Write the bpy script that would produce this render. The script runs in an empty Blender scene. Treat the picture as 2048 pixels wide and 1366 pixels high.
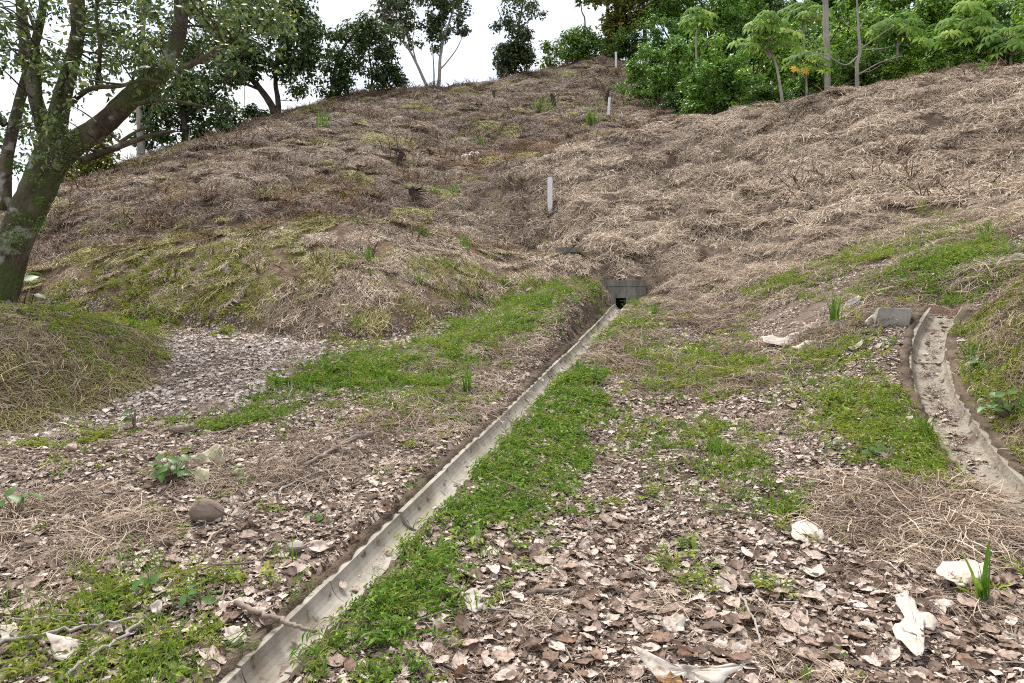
import bpy, bmesh, math, random
import numpy as np
from mathutils import Vector, Matrix

# ------------------------------------------------------------------ camera, sky, sun, exposure
SC = bpy.context.scene
COL = SC.collection
F = 1490.0                      # focal length in photograph pixels (2048 wide)
CAMZ = 1.6
cam_d = bpy.data.cameras.new('camera')
cam_d.sensor_width = 36.0
cam_d.lens = 36.0 * F / 2048.0
cam_d.clip_start = 0.05
cam_d.clip_end = 2000.0
cam = bpy.data.objects.new('camera', cam_d)
COL.objects.link(cam)
cam.location = (0, 0, CAMZ)
cam.rotation_euler = (math.radians(90), 0, 0)
SC.camera = cam

SUN_EL, SUN_AZ = math.radians(63), math.radians(335)     # azimuth clockwise from +Y
world = bpy.data.worlds.new('World')
SC.world = world
world.use_nodes = True
wn, wl = world.node_tree.nodes, world.node_tree.links
wn.clear()
w_out = wn.new('ShaderNodeOutputWorld')
w_bg = wn.new('ShaderNodeBackground')
w_bg.inputs['Strength'].default_value = 0.12
w_sky = wn.new('ShaderNodeTexSky')
w_sky.sky_type = 'NISHITA'
w_sky.sun_disc = False
w_sky.sun_elevation = SUN_EL
w_sky.sun_rotation = SUN_AZ
w_tc = wn.new('ShaderNodeTexCoord')
w_no = wn.new('ShaderNodeTexNoise')
w_no.inputs['Scale'].default_value = 3.0
w_no.inputs['Detail'].default_value = 5.0
w_ra = wn.new('ShaderNodeValToRGB')
w_ra.color_ramp.elements[0].position = 0.30
w_ra.color_ramp.elements[0].color = (0.55, 0.55, 0.55, 1)
w_ra.color_ramp.elements[1].position = 0.62
w_ra.color_ramp.elements[1].color = (1, 1, 1, 1)
w_mx = wn.new('ShaderNodeMix')
w_mx.data_type = 'RGBA'
w_mx.inputs[7].default_value = (2.42, 2.45, 2.50, 1)        # bright overcast cloud
wl.new(w_tc.outputs['Generated'], w_no.inputs['Vector'])
wl.new(w_no.outputs['Fac'], w_ra.inputs['Fac'])
wl.new(w_ra.outputs['Color'], w_mx.inputs[0])
wl.new(w_sky.outputs['Color'], w_mx.inputs[6])
wl.new(w_mx.outputs[2], w_bg.inputs['Color'])
wl.new(w_bg.outputs['Background'], w_out.inputs['Surface'])

sun_d = bpy.data.lights.new('sun', 'SUN')
sun_d.energy = 1.5
sun_d.angle = math.radians(22)
sun_d.color = (1.0, 0.96, 0.9)
sun = bpy.data.objects.new('sun', sun_d)
COL.objects.link(sun)
_sd = Vector((math.sin(SUN_AZ) * math.cos(SUN_EL), math.cos(SUN_AZ) * math.cos(SUN_EL), math.sin(SUN_EL)))
sun.rotation_euler = _sd.to_track_quat('Z', 'Y').to_euler()
sun.location = (0, -10, 40)

SC.view_settings.view_transform = 'Standard'
SC.view_settings.look = 'None'
SC.view_settings.exposure = 1.9
SC.view_settings.gamma = 1.0
SC.view_settings.use_curve_mapping = False
SC.cycles.max_bounces = 4
SC.cycles.diffuse_bounces = 2
SC.cycles.transmission_bounces = 2
SC.cycles.glossy_bounces = 1
SC.cycles.use_adaptive_sampling = True
SC.cycles.adaptive_threshold = 0.02
SC.cycles.use_denoising = False
SC.cycles.filter_width = 1.1

RNG = np.random.default_rng(7)
random.seed(7)

# ------------------------------------------------------------------ helpers
def at(px, py, Y):
    """a photograph pixel at depth Y as a world point"""
    return np.array([(px - 1024.0) / F * Y, Y, CAMZ + (683.0 - py) / F * Y])

def _hash(ix, iy, s):
    h = (ix.astype(np.int64) * 374761393 + iy.astype(np.int64) * 668265263 + s * 974711) & 0xffffffff
    h = ((h ^ (h >> 13)) * 1274126177) & 0xffffffff
    return ((h ^ (h >> 16)) & 0xffff) / 65535.0

def vnoise(x, y, s=0):
    x = np.asarray(x, float); y = np.asarray(y, float)
    ix = np.floor(x); iy = np.floor(y)
    fx = x - ix; fy = y - iy
    fx = fx * fx * (3 - 2 * fx); fy = fy * fy * (3 - 2 * fy)
    a = _hash(ix, iy, s); b = _hash(ix + 1, iy, s); c = _hash(ix, iy + 1, s); d = _hash(ix + 1, iy + 1, s)
    return (a + (b - a) * fx) * (1 - fy) + (c + (d - c) * fx) * fy

def fbm(x, y, s=0, oc=4):
    v = 0; a = 0.5; t = 0
    for k in range(oc):
        v = v + a * vnoise(x * 2 ** k + 13.7 * k, y * 2 ** k - 7.1 * k, s + k); t += a; a *= 0.5
    return v / t

def sstep(a, b, x):
    t = np.clip((x - a) / (b - a), 0, 1)
    return t * t * (3 - 2 * t)

def tag(o, label=None, cat=None, group=None, kind=None):
    if label: o['label'] = label
    if cat: o['category'] = cat
    if group: o['group'] = group
    if kind: o['kind'] = kind
    return o

def mesh_obj(name, v, f, m, parent=None, smooth=True, link=True):
    me = bpy.data.meshes.new(name)
    if isinstance(f, np.ndarray):
        v = np.asarray(v, np.float32); nf, k = f.shape
        me.vertices.add(len(v)); me.vertices.foreach_set('co', v.ravel())
        me.loops.add(nf * k); me.loops.foreach_set('vertex_index', f.astype(np.int32).ravel())
        me.polygons.add(nf); me.polygons.foreach_set('loop_start', np.arange(0, nf * k, k, dtype=np.int32))
        me.update(calc_edges=True)
    else:
        me.from_pydata([tuple(map(float, p)) for p in v], [], [tuple(map(int, q)) for q in f])
    if smooth:
        me.polygons.foreach_set('use_smooth', np.ones(len(me.polygons), bool))
    if m is not None: me.materials.append(m)
    o = bpy.data.objects.new(name, me)
    if link: COL.objects.link(o)
    if parent is not None: o.parent = parent
    return o

def empty(name, loc=(0, 0, 0)):
    o = bpy.data.objects.new(name, None)
    o.empty_display_size = 0.2
    COL.objects.link(o)
    o.location = tuple(map(float, loc))
    return o

class MB:
    """collects pieces of one mesh"""
    def __init__(s): s.v = []; s.f = []
    def add(s, v, f):
        n = len(s.v); s.v.extend([tuple(p) for p in v]); s.f.extend([tuple(i + n for i in q) for q in f])
    def tube(s, pts, rad, n=7, cap=True, wob=0.0, seed=0, flute=0.0):
        pts = [np.asarray(p, float) for p in pts]; N = len(pts)
        rr = random.Random(seed)
        V = []; up = np.array([0.31, 0.17, 0.93]); prev = None
        for i, p in enumerate(pts):
            d = pts[min(i + 1, N - 1)] - pts[max(i - 1, 0)]
            d = d / (np.linalg.norm(d) + 1e-9)
            if prev is None:
                a = np.cross(d, up)
                if np.linalg.norm(a) < 0.1: a = np.cross(d, [1, 0, 0])
            else:
                a = prev - d * np.dot(prev, d)
            a /= np.linalg.norm(a) + 1e-9; prev = a
            b = np.cross(d, a)
            for k in range(n):
                t = 2 * math.pi * k / n
                r = rad[i] * (1 + wob * (rr.random() - 0.5) * 2)
                if flute: r *= 1 + flute * (math.sin(4 * t + i * .12 + seed) + .7 * math.sin(7 * t - i * .2) + .5 * math.sin(11 * t + i * .3))
                V.append(p + a * math.cos(t) * r + b * math.sin(t) * r)
        Fc = []
        for i in range(N - 1):
            for k in range(n):
                k2 = (k + 1) % n
                Fc.append((i * n + k, i * n + k2, (i + 1) * n + k2, (i + 1) * n + k))
        if cap:
            Fc.append(tuple(range(n - 1, -1, -1))); Fc.append(tuple((N - 1) * n + k for k in range(n)))
        s.add(V, Fc)
    def box(s, c, h):
        c = np.array(c, float)
        V = [c + np.array([sx * h[0], sy * h[1], sz * h[2]]) for sx in (-1, 1) for sy in (-1, 1) for sz in (-1, 1)]
        s.add(V, [(0, 1, 3, 2), (4, 6, 7, 5), (0, 4, 5, 1), (2, 3, 7, 6), (0, 2, 6, 4), (1, 5, 7, 3)])
    def build(s, name, m, parent=None, smooth=True, link=True):
        return mesh_obj(name, s.v, s.f, m, parent, smooth, link)

def smooth_path(pts, n, jit=0.0, seed=0):
    """Catmull-Rom through pts"""
    pts = [np.asarray(p, float) for p in pts]
    P = [2 * pts[0] - pts[1]] + pts + [2 * pts[-1] - pts[-2]]
    out = []; rr = np.random.default_rng(seed)
    for i in range(1, len(P) - 2):
        for k in range(n):
            t = k / n
            a, b, c, d = P[i - 1], P[i], P[i + 1], P[i + 2]
            out.append(0.5 * (2 * b + (c - a) * t + (2 * a - 5 * b + 4 * c - d) * t * t + (3 * b - a - 3 * c + d) * t ** 3))
    out.append(pts[-1])
    if jit:
        for i in range(1, len(out) - 1): out[i] = out[i] + rr.normal(0, jit, len(out[i]))
    return out

# ------------------------------------------------------------------ materials
def new_mat(name):
    m = bpy.data.materials.new(name); m.use_nodes = True
    nt = m.node_tree; nt.nodes.clear()
    return m, nt.nodes, nt.links

def ramp(nodes, stops, interp='LINEAR'):
    r = nodes.new('ShaderNodeValToRGB'); r.color_ramp.interpolation = interp
    e = r.color_ramp.elements
    while len(e) < len(stops): e.new(0.5)
    for i, (p, c) in enumerate(stops):
        e[i].position = p; e[i].color = (c[0], c[1], c[2], 1)
    return r

def leaf_mat(name, stops, source='island', trans=0.3, rough=0.6, tint=None, back=None, spec=0.3, blotch=0.25, veins=False, vary=None):
    m, N, L = new_mat(name)
    out = N.new('ShaderNodeOutputMaterial')
    if source == 'island':
        g = N.new('ShaderNodeNewGeometry'); fac = g.outputs['Random Per Island']
    else:
        g = N.new('ShaderNodeObjectInfo'); fac = g.outputs['Random']
    r = ramp(N, stops); L.new(fac, r.inputs['Fac']); colr = r.outputs['Color']
    if tint:                                        # (attribute name, other stops)
        a = N.new('ShaderNodeAttribute'); a.attribute_type = 'INSTANCER'; a.attribute_name = tint[0]
        for j, st in enumerate(tint[1]):
            r2 = ramp(N, st); L.new(fac, r2.inputs['Fac'])
            mp = N.new('ShaderNodeMapRange'); mp.inputs[1].default_value = j; mp.inputs[2].default_value = j + 1
            L.new(a.outputs['Fac'], mp.inputs[0])
            mx = N.new('ShaderNodeMix'); mx.data_type = 'RGBA'
            L.new(mp.outputs[0], mx.inputs[0]); L.new(colr, mx.inputs[6]); L.new(r2.outputs['Color'], mx.inputs[7])
            colr = mx.outputs[2]
    if vary:                                        # each plant leans a little to another green
        oi = N.new('ShaderNodeObjectInfo'); rv = ramp(N, [(0, (vary[0] * .8, vary[0], vary[0])), (.35, (1, 1, 1)), (.7, (1.25, 1.1, .8)), (1, (vary[1] * 1.05, vary[1], vary[1]))])
        L.new(oi.outputs['Random'], rv.inputs['Fac']); mv = N.new('ShaderNodeVectorMath'); mv.operation = 'MULTIPLY'
        L.new(colr, mv.inputs[0]); L.new(rv.outputs['Color'], mv.inputs[1]); colr = mv.outputs[0]
    if blotch:
        tc = N.new('ShaderNodeTexCoord'); no = N.new('ShaderNodeTexNoise')
        no.inputs['Scale'].default_value = 6 if veins else 22; no.inputs['Detail'].default_value = 4
        L.new(tc.outputs['Object'], no.inputs['Vector'])
        mp = N.new('ShaderNodeMapRange'); mp.inputs[1].default_value = 0.3; mp.inputs[2].default_value = 0.7
        mp.inputs[3].default_value = 1 - blotch; mp.inputs[4].default_value = 1 + blotch * 0.6
        L.new(no.outputs['Fac'], mp.inputs[0])
        vm = N.new('ShaderNodeVectorMath'); vm.operation = 'SCALE'
        L.new(colr, vm.inputs[0]); L.new(mp.outputs[0], vm.inputs['Scale']); colr = vm.outputs[0]
    if back:
        gg = N.new('ShaderNodeNewGeometry'); mx = N.new('ShaderNodeMix'); mx.data_type = 'RGBA'
        mx.inputs[7].default_value = (*back, 1)
        L.new(gg.outputs['Backfacing'], mx.inputs[0]); L.new(colr, mx.inputs[6]); colr = mx.outputs[2]
    if veins:                                       # midrib and side veins of a leaf one unit long
        tv = N.new('ShaderNodeTexCoord'); sx = N.new('ShaderNodeSeparateXYZ'); L.new(tv.outputs['Object'], sx.inputs[0])
        ab = N.new('ShaderNodeMath'); ab.operation = 'ABSOLUTE'; L.new(sx.outputs[0], ab.inputs[0])
        m1 = N.new('ShaderNodeMath'); m1.operation = 'MULTIPLY'; m1.inputs[1].default_value = -55; L.new(ab.outputs[0], m1.inputs[0])
        m2 = N.new('ShaderNodeMath'); m2.operation = 'MULTIPLY_ADD'; m2.inputs[1].default_value = 70; L.new(sx.outputs[1], m2.inputs[0]); L.new(m1.outputs[0], m2.inputs[2])
        sn = N.new('ShaderNodeMath'); sn.operation = 'SINE'; L.new(m2.outputs[0], sn.inputs[0])
        r1 = N.new('ShaderNodeMapRange'); r1.inputs[1].default_value = .55; r1.inputs[2].default_value = 1; r1.inputs[3].default_value = 1; r1.inputs[4].default_value = .74; L.new(sn.outputs[0], r1.inputs[0])
        r2 = N.new('ShaderNodeMapRange'); r2.inputs[1].default_value = .008; r2.inputs[2].default_value = .02; r2.inputs[3].default_value = .6; r2.inputs[4].default_value = 1; L.new(ab.outputs[0], r2.inputs[0])
        mm = N.new('ShaderNodeMath'); mm.operation = 'MULTIPLY'; L.new(r1.outputs[0], mm.inputs[0]); L.new(r2.outputs[0], mm.inputs[1])
        vs = N.new('ShaderNodeVectorMath'); vs.operation = 'SCALE'; L.new(colr, vs.inputs[0]); L.new(mm.outputs[0], vs.inputs['Scale']); colr = vs.outputs[0]
    b = N.new('ShaderNodeBsdfPrincipled')
    b.inputs['Roughness'].default_value = rough
    b.inputs['Specular IOR Level'].default_value = spec
    if False:
        gg = N.new('ShaderNodeNewGeometry'); mx = N.new('ShaderNodeMix'); mx.data_type = 'RGBA'
        mx.inputs[7].default_value = (*back, 1)
        L.new(gg.outputs['Backfacing'], mx.inputs[0]); L.new(colr, mx.inputs[6]); colr = mx.outputs[2]
    L.new(colr, b.inputs['Base Color'])
    sh = b.outputs[0]
    if trans:
        t = N.new('ShaderNodeBsdfTranslucent'); L.new(colr, t.inputs['Color'])
        ms = N.new('ShaderNodeMixShader'); ms.inputs[0].default_value = trans
        L.new(sh, ms.inputs[1]); L.new(t.outputs[0], ms.inputs[2]); sh = ms.outputs[0]
    L.new(sh, out.inputs['Surface'])
    return m

def noise_mat(name, stops, scale=4.0, detail=8.0, rough=0.9, bump=0.3, bscale=40.0, stretch=None, patches=None, bdist=0.01):
    """base colours from a noise ramp; patches = list of (colour, scale, low, high) laid over it"""
    m, N, L = new_mat(name)
    out = N.new('ShaderNodeOutputMaterial'); b = N.new('ShaderNodeBsdfPrincipled')
    b.inputs['Roughness'].default_value = rough; b.inputs['Specular IOR Level'].default_value = 0.25
    tc = N.new('ShaderNodeTexCoord'); vec = tc.outputs['Object']
    if stretch:
        mp = N.new('ShaderNodeMapping'); mp.inputs['Scale'].default_value = stretch
        L.new(vec, mp.inputs['Vector']); vec = mp.outputs['Vector']
    no = N.new('ShaderNodeTexNoise'); no.inputs['Scale'].default_value = scale; no.inputs['Detail'].default_value = min(detail, 5.0)
    no.inputs['Roughness'].default_value = 0.65
    L.new(vec, no.inputs['Vector'])
    r = ramp(N, stops); L.new(no.outputs['Fac'], r.inputs['Fac']); colr = r.outputs['Color']
    for j, (c, s, lo, hi) in enumerate(patches or []):
        n2 = N.new('ShaderNodeTexNoise'); n2.inputs['Scale'].default_value = s; n2.inputs['Detail'].default_value = 3
        ad = N.new('ShaderNodeVectorMath'); ad.inputs[1].default_value = (3.1 * j + 5, 7.7 * j, 2.3)
        L.new(tc.outputs['Object'], ad.inputs[0]); L.new(ad.outputs[0], n2.inputs['Vector'])
        mr = N.new('ShaderNodeMapRange'); mr.inputs[1].default_value = lo; mr.inputs[2].default_value = hi
        L.new(n2.outputs['Fac'], mr.inputs[0])
        mx = N.new('ShaderNodeMix'); mx.data_type = 'RGBA'; mx.inputs[7].default_value = (*c, 1)
        L.new(mr.outputs[0], mx.inputs[0]); L.new(colr, mx.inputs[6]); colr = mx.outputs[2]
    L.new(colr, b.inputs['Base Color'])
    if bump:
        n3 = N.new('ShaderNodeTexNoise'); n3.inputs['Scale'].default_value = bscale; n3.inputs['Detail'].default_value = 4
        L.new(vec, n3.inputs['Vector'])
        bp = N.new('ShaderNodeBump'); bp.inputs['Strength'].default_value = bump; bp.inputs['Distance'].default_value = bdist
        L.new(n3.outputs['Fac'], bp.inputs['Height']); L.new(bp.outputs[0], b.inputs['Normal'])
    L.new(b.outputs[0], out.inputs['Surface'])
    return m

M = {}
M['soil'] = noise_mat('soil', [(0.25, (.055, .039, .026)), (0.5, (.115, .083, .057)), (0.72, (.20, .152, .11))], 6, 10, 0.95, 0.8, 60,
                      patches=[((.17, .115, .08), 0.8, 0.52, 0.68), ((.05, .034, .024), 5.0, 0.55, 0.66)], bdist=0.03)
M['track'] = noise_mat('track_soil', [(0.25, (.15, .12, .10)), (0.5, (.31, .255, .22)), (0.75, (.46, .39, .345))], 9, 10, 0.95, 0.7, 60,
                       patches=[((.34, .27, .20), 1.1, 0.5, 0.62)], bdist=0.02)
M['hill'] = noise_mat('hill_soil', [(0.25, (.05, .034, .023)), (0.5, (.105, .072, .05)), (0.75, (.20, .15, .108))], 5, 12, 0.95, 1.0, 30,
                      patches=[((.16, .12, .06), 0.35, 0.56, 0.75)], bdist=0.05)
M['bank'] = noise_mat('bank_soil', [(0.25, (.09, .05, .03)), (0.5, (.17, .11, .07)), (0.75, (.30, .22, .15))], 5, 12, 0.95, 1.0, 30,
                      patches=[((.19, .16, .06), 0.7, 0.50, 0.70), ((.22, .11, .05), 1.4, 0.62, 0.76)], bdist=0.05)
M['concrete'] = noise_mat('concrete', [(0.2, (.20, .175, .14)), (0.45, (.33, .295, .245)), (0.75, (.44, .40, .34))], 5, 10, 0.85, 0.35, 70,
                          patches=[((.20, .165, .125), 2.6, 0.50, 0.70), ((.24, .23, .12), 1.0, 0.60, 0.72), ((.09, .07, .05), 11, 0.60, 0.70)], bdist=0.006)
M['silt'] = noise_mat('silty_concrete', [(0.2, (.15, .12, .09)), (0.45, (.27, .23, .18)), (0.75, (.38, .335, .27))], 6, 10, 0.9, 0.6, 40,
                      patches=[((.14, .10, .075), 4.0, 0.56, 0.70), ((.08, .06, .045), 13, 0.62, 0.7)], bdist=0.02)
M['headwall'] = noise_mat('weathered_concrete', [(0.25, (.10, .097, .08)), (0.5, (.20, .19, .16)), (0.75, (.33, .315, .27))], 4, 8, 0.9, 0.4, 50,
                          patches=[((.09, .10, .06), 2.5, 0.56, 0.68)], stretch=(3, 3, 0.8))
M['dark'] = noise_mat('culvert_shade', [(0.3, (.02, .018, .015)), (0.7, (.05, .045, .04))], 5, 4, 0.9, 0)  # near-black colour painted in for the unlit inside of the culvert
M['peg'] = noise_mat('peg_white', [(0.25, (.68, .67, .66)), (0.6, (.82, .81, .81))], 4, 6, 0.6, 0.1, 50, stretch=(1, 1, .3),
                     patches=[((.42, .36, .30), 5, 0.66, 0.8)])
M['bark_big'] = noise_mat('mossy_bark', [(0.3, (.028, .021, .016)), (0.5, (.085, .062, .047)), (0.7, (.22, .17, .135))], 3.5, 12, 0.95, 1.0, 16,
                          patches=[((.075, .095, .03), 1.6, 0.46, 0.60), ((.30, .285, .25), 4.2, 0.60, 0.68)], stretch=(1, 1, 0.5), bdist=0.06)
M['bark_dark'] = noise_mat('dark_bark', [(0.3, (.04, .03, .024)), (0.7, (.13, .105, .085))], 5, 8, 0.95, 0.6, 25, bdist=0.03)
M['bark_pale'] = noise_mat('pale_bark', [(0.3, (.20, .17, .145)), (0.7, (.42, .38, .34))], 4, 8, 0.9, 0.5, 25, stretch=(1, 1, .4), bdist=0.02)
M['stick'] = noise_mat('dead_stick', [(0.3, (.12, .085, .065)), (0.7, (.33, .26, .21))], 8, 8, 0.95, 0.6, 60, bdist=0.006)
M['stick_grey'] = noise_mat('grey_stick', [(0.3, (.22, .19, .165)), (0.7, (.46, .42, .37))], 8, 8, 0.95, 0.6, 60, bdist=0.006)
M['husk'] = noise_mat('coconut_husk', [(0.25, (.12, .085, .065)), (0.5, (.22, .165, .13)), (0.75, (.34, .27, .22))], 10, 10, 0.9, 0.7, 40,
                      stretch=(.25, 2, 2), patches=[((.48, .42, .37), 7, 0.66, 0.74)], bdist=0.008)
M['block'] = noise_mat('block_concrete', [(0.25, (.22, .20, .175)), (0.5, (.34, .31, .275)), (0.75, (.46, .425, .38))], 5, 8, 0.9, 0.5, 50, patches=[((.12, .10, .075), 3, .55, .7)])
M['stone'] = noise_mat('stone', [(0.25, (.18, .15, .13)), (0.7, (.38, .33, .29))], 6, 8, 0.95, 0.8, 30, bdist=0.01)
M['stump'] = noise_mat('charred_stump', [(0.3, (.025, .018, .015)), (0.7, (.11, .075, .06))], 8, 8, 0.95, 0.8, 30, bdist=0.02)
DEAD = [(0.0, (.10, .06, .04)), (0.2, (.21, .135, .095)), (0.38, (.36, .255, .195)), (0.60, (.53, .41, .335)), (0.9, (.68, .565, .48)), (0.94, (.27, .16, .095)), (1.0, (.20, .11, .07))]
M['dead_leaf'] = leaf_mat('dead_leaf', DEAD, 'object', 0.12, 0.6, back=(.44, .34, .275), blotch=.5, veins=True)
M['dead_leaf_pale'] = leaf_mat('bleached_leaf', [(0, (.22, .16, .12)), (.2, (.45, .36, .31)), (.6, (.62, .53, .475)), (1, (.74, .66, .61))], 'object', 0.1, 0.6, back=(.58, .5, .44), blotch=.3, veins=True)
M['big_leaf'] = noise_mat('big_dry_leaf', [(.28, (.30, .22, .15)), (.40, (.46, .39, .325)), (.7, (.58, .53, .465))], 9, 5, .65, .5, 60, patches=[((.27, .18, .11), 16, .62, .7)], bdist=.006)
M['big_leaf_cream'] = leaf_mat('big_cream_leaf', [(0, (.56, .51, .33)), (1, (.62, .56, .37))], 'object', 0.15, 0.6, back=(.66, .60, .42), blotch=0.3)
M['big_leaf_grey'] = noise_mat('big_grey_leaf', [(.28, (.25, .18, .13)), (.42, (.41, .345, .29)), (.7, (.55, .49, .43))], 9, 5, .7, .5, 60, patches=[((.2, .13, .08), 14, .6, .7)], bdist=.006)
M['crumb'] = leaf_mat('leaf_crumbs', [(0, (.07, .045, .03)), (.3, (.18, .125, .09)), (.6, (.34, .26, .205)), (1, (.58, .48, .41))], 'island', 0, .8, blotch=0)
M['yellow_leaf'] = leaf_mat('yellow_leaf', [(0, (.70, .38, .03)), (1, (.85, .52, .05))], 'object', 0.2, 0.5)
STRAW = [(0, (.08, .05, .032)), (0.2, (.24, .165, .11)), (0.5, (.47, .355, .25)), (0.8, (.68, .545, .405)), (1.0, (.83, .71, .56))]
STRAW_DK = [(0, (.035, .02, .013)), (0.4, (.12, .073, .048)), (0.8, (.26, .17, .115)), (1.0, (.46, .35, .26))]
STRAW_OL = [(0, (.13, .11, .03)), (0.4, (.28, .245, .07)), (0.8, (.44, .39, .13)), (1.0, (.58, .53, .24))]
STRAW_RU = [(0, (.09, .03, .015)), (0.5, (.20, .08, .035)), (1.0, (.32, .16, .08))]
M['straw'] = leaf_mat('dry_straw', STRAW, 'island', 0.1, 0.7, tint=('tint', [STRAW_DK, STRAW_OL, STRAW_RU]), blotch=0)
GREEN = [(0, (.05, .11, .012)), (0.35, (.11, .22, .022)), (0.7, (.20, .34, .04)), (0.93, (.30, .44, .08)), (1.0, (.40, .38, .12))]
GREEN_Y = [(0, (.16, .19, .025)), (0.5, (.32, .36, .05)), (1.0, (.50, .48, .10))]
GREEN_D = [(0, (.03, .07, .015)), (0.5, (.06, .13, .03)), (1.0, (.12, .21, .05))]
M['weed'] = leaf_mat('green_weed', GREEN, 'island', 0.3, 0.5, tint=('tint', [GREEN_Y, GREEN_D]), blotch=0)
M['broad'] = leaf_mat('broad_weed_leaf', [(0, (.04, .095, .018)), (0.5, (.08, .17, .03)), (1.0, (.19, .30, .08))], 'island', 0.3, 0.4)
M['blade'] = leaf_mat('grass_blade', [(0, (.06, .13, .012)), (0.5, (.13, .27, .025)), (1.0, (.26, .40, .06))], 'island', 0.35, 0.5)
M['fol_big'] = leaf_mat('mossy_tree_leaf', [(0, (.04, .075, .02)), (0.5, (.10, .16, .04)), (0.88, (.22, .29, .07)), (1.0, (.45, .43, .10))], 'island', 0.3, 0.32, spec=.6)
M['fol_dark'] = leaf_mat('dark_foliage', [(0, (.03, .055, .016)), (0.5, (.065, .115, .03)), (0.9, (.12, .18, .05)), (1.0, (.22, .26, .07))], 'island', 0.25, 0.45)
M['fol_pale'] = leaf_mat('grey_green_foliage', [(0, (.05, .075, .03)), (0.5, (.09, .125, .05)), (1.0, (.16, .19, .08))], 'island', 0.25, 0.5)
M['fol_bright'] = leaf_mat('bright_foliage', [(0, (.06, .14, .018)), (0.45, (.15, .30, .04)), (0.85, (.26, .45, .07)), (1.0, (.40, .52, .12))], 'island', 0.3, 0.45, vary=(.62, 1.2))
M['fol_mid'] = leaf_mat('mid_foliage', [(0, (.045, .095, .016)), (0.5, (.09, .185, .028)), (1.0, (.18, .30, .06))], 'island', 0.3, 0.45, vary=(.65, 1.35))
M['fol_yellow'] = leaf_mat('olive_foliage', [(0, (.08, .10, .012)), (0.5, (.16, .18, .025)), (0.9, (.28, .27, .04)), (1.0, (.45, .33, .04))], 'island', 0.3, 0.45)
M['palm_leaf'] = leaf_mat('lobed_leaf', [(0, (.10, .20, .03)), (0.5, (.21, .36, .055)), (0.9, (.34, .48, .09)), (1.0, (.45, .52, .12))], 'island', 0.4, 0.65, spec=.15)

# ------------------------------------------------------------------ the lie of the land: measured points, a smooth sheet through them
CP = []
def C(*a): CP.append(at(*a))
for x in (-300, 0, 500, 1024, 1500, 2048, 2350): C(x, 1366, 3.2)
for x in (-200, 0, 350, 700, 1100, 1400, 1750): C(x, 1100, 4.5)
C(2060, 1100, 4.35); C(2300, 1000, 4.6)
for x, Y in ((100, 6.2), (500, 6.2), (900, 6.25), (1300, 6.3), (1700, 6.0), (1930, 5.8)): C(x, 900, Y)
C(2080, 880, 5.35); C(2250, 760, 5.6)
for x, Y in ((400, 8.2), (620, 8.15), (1050, 8.15), (1300, 8.2), (1600, 7.6), (1830, 7.0)): C(x, 780, Y)
C(1985, 740, 6.7); C(2060, 740, 6.4)
for x, Y in ((420, 10.1), (550, 10.1), (760, 10.0), (950, 10.1), (1150, 10.3), (1350, 10), (1600, 9), (1840, 7.9)): C(x, 700, Y)
C(1890, 630, 8.6); C(1770, 650, 8.8); C(2048, 620, 7.6); C(1960, 560, 9.1); C(2250, 600, 7.4)
C(1240, 600, 14.6); C(1150, 640, 12.2); C(1400, 620, 12.6); C(1600, 600, 10.9); C(1500, 560, 13.0); C(1320, 580, 14.7)
C(1700, 560, 10.9); C(1900, 500, 10.8); C(2048, 460, 10.5); C(2300, 430, 9.5)
C(1800, 495, 12.3); C(1600, 522, 13.4); C(1440, 545, 14.3)
for a in ((1330, 532, 15.5), (1500, 500, 15.2), (1700, 450, 14.5), (1900, 418, 13.7), (2048, 395, 12.9), (2400, 330, 11.5)): C(*a)
for a in ((1330, 400, 19.2), (1560, 350, 18.0), (1800, 300, 17.0), (2048, 265, 15.9), (2400, 220, 14.5)): C(*a)
for a in ((940, 388, 19.8), (1000, 362, 20.8), (1100, 312, 22.4), (1180, 287, 23.2), (1300, 264, 24), (1430, 241, 23), (1560, 223, 22), (1660, 199, 21.2), (1880, 164, 19.8), (2048, 152, 18.8), (2400, 110, 17)): C(*a)
for a in ((1300, 264, 27), (1430, 250, 26.5), (1560, 240, 26), (1700, 218, 25), (1900, 185, 24), (2048, 172, 23), (2400, 160, 22)): C(*a)
for a in ((1560, 240, 33), (1750, 200, 32), (1900, 180, 31), (2100, 160, 31), (1560, 205, 50), (1800, 180, 50), (2100, 150, 50)): C(*a)
for a in ((1300, 246, 32.5), (1400, 226, 32), (1216, 236, 33.5), (1100, 296, 29), (1000, 340, 26), (900, 374, 22.5), (800, 408, 18.6)): C(*a)
for a in ((1000, 250, 32), (880, 250, 31.5), (1100, 200, 38), (1216, 180, 40), (760, 300, 26), (560, 330, 22.5), (400, 400, 18.5), (640, 380, 19), (700, 340, 22.5), (200, 450, 15.8), (120, 480, 15.2), (300, 400, 19)): C(*a)
SIL = [(-250, 520, 17), (0, 430, 22), (90, 395, 24), (220, 350, 27), (330, 310, 30), (440, 275, 33), (560, 240, 36), (640, 215, 38), (760, 192, 41), (880, 185, 42), (990, 165, 44), (1100, 145, 45.5), (1220, 125, 47), (1280, 140, 46), (1340, 180, 41)]
for x, y, Y in SIL:
    C(x, y, Y)
    if x <= 1000:
        C(x - 20, y + 32, Y + 4.5); C(x - 60, y + 120, Y + 14)
    elif x <= 1220:
        C(x, y + 10, Y + 5); C(x, y + 70, Y + 16)
    else:
        C(x, y + 8, Y + 6)
for a in ((100, 640, 12.3), (320, 657, 11.75), (500, 668, 11.35), (650, 690, 10.9), (780, 682, 11.1), (900, 642, 12.15), (1000, 614, 13.2), (1100, 602, 14.0)): C(*a)
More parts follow.
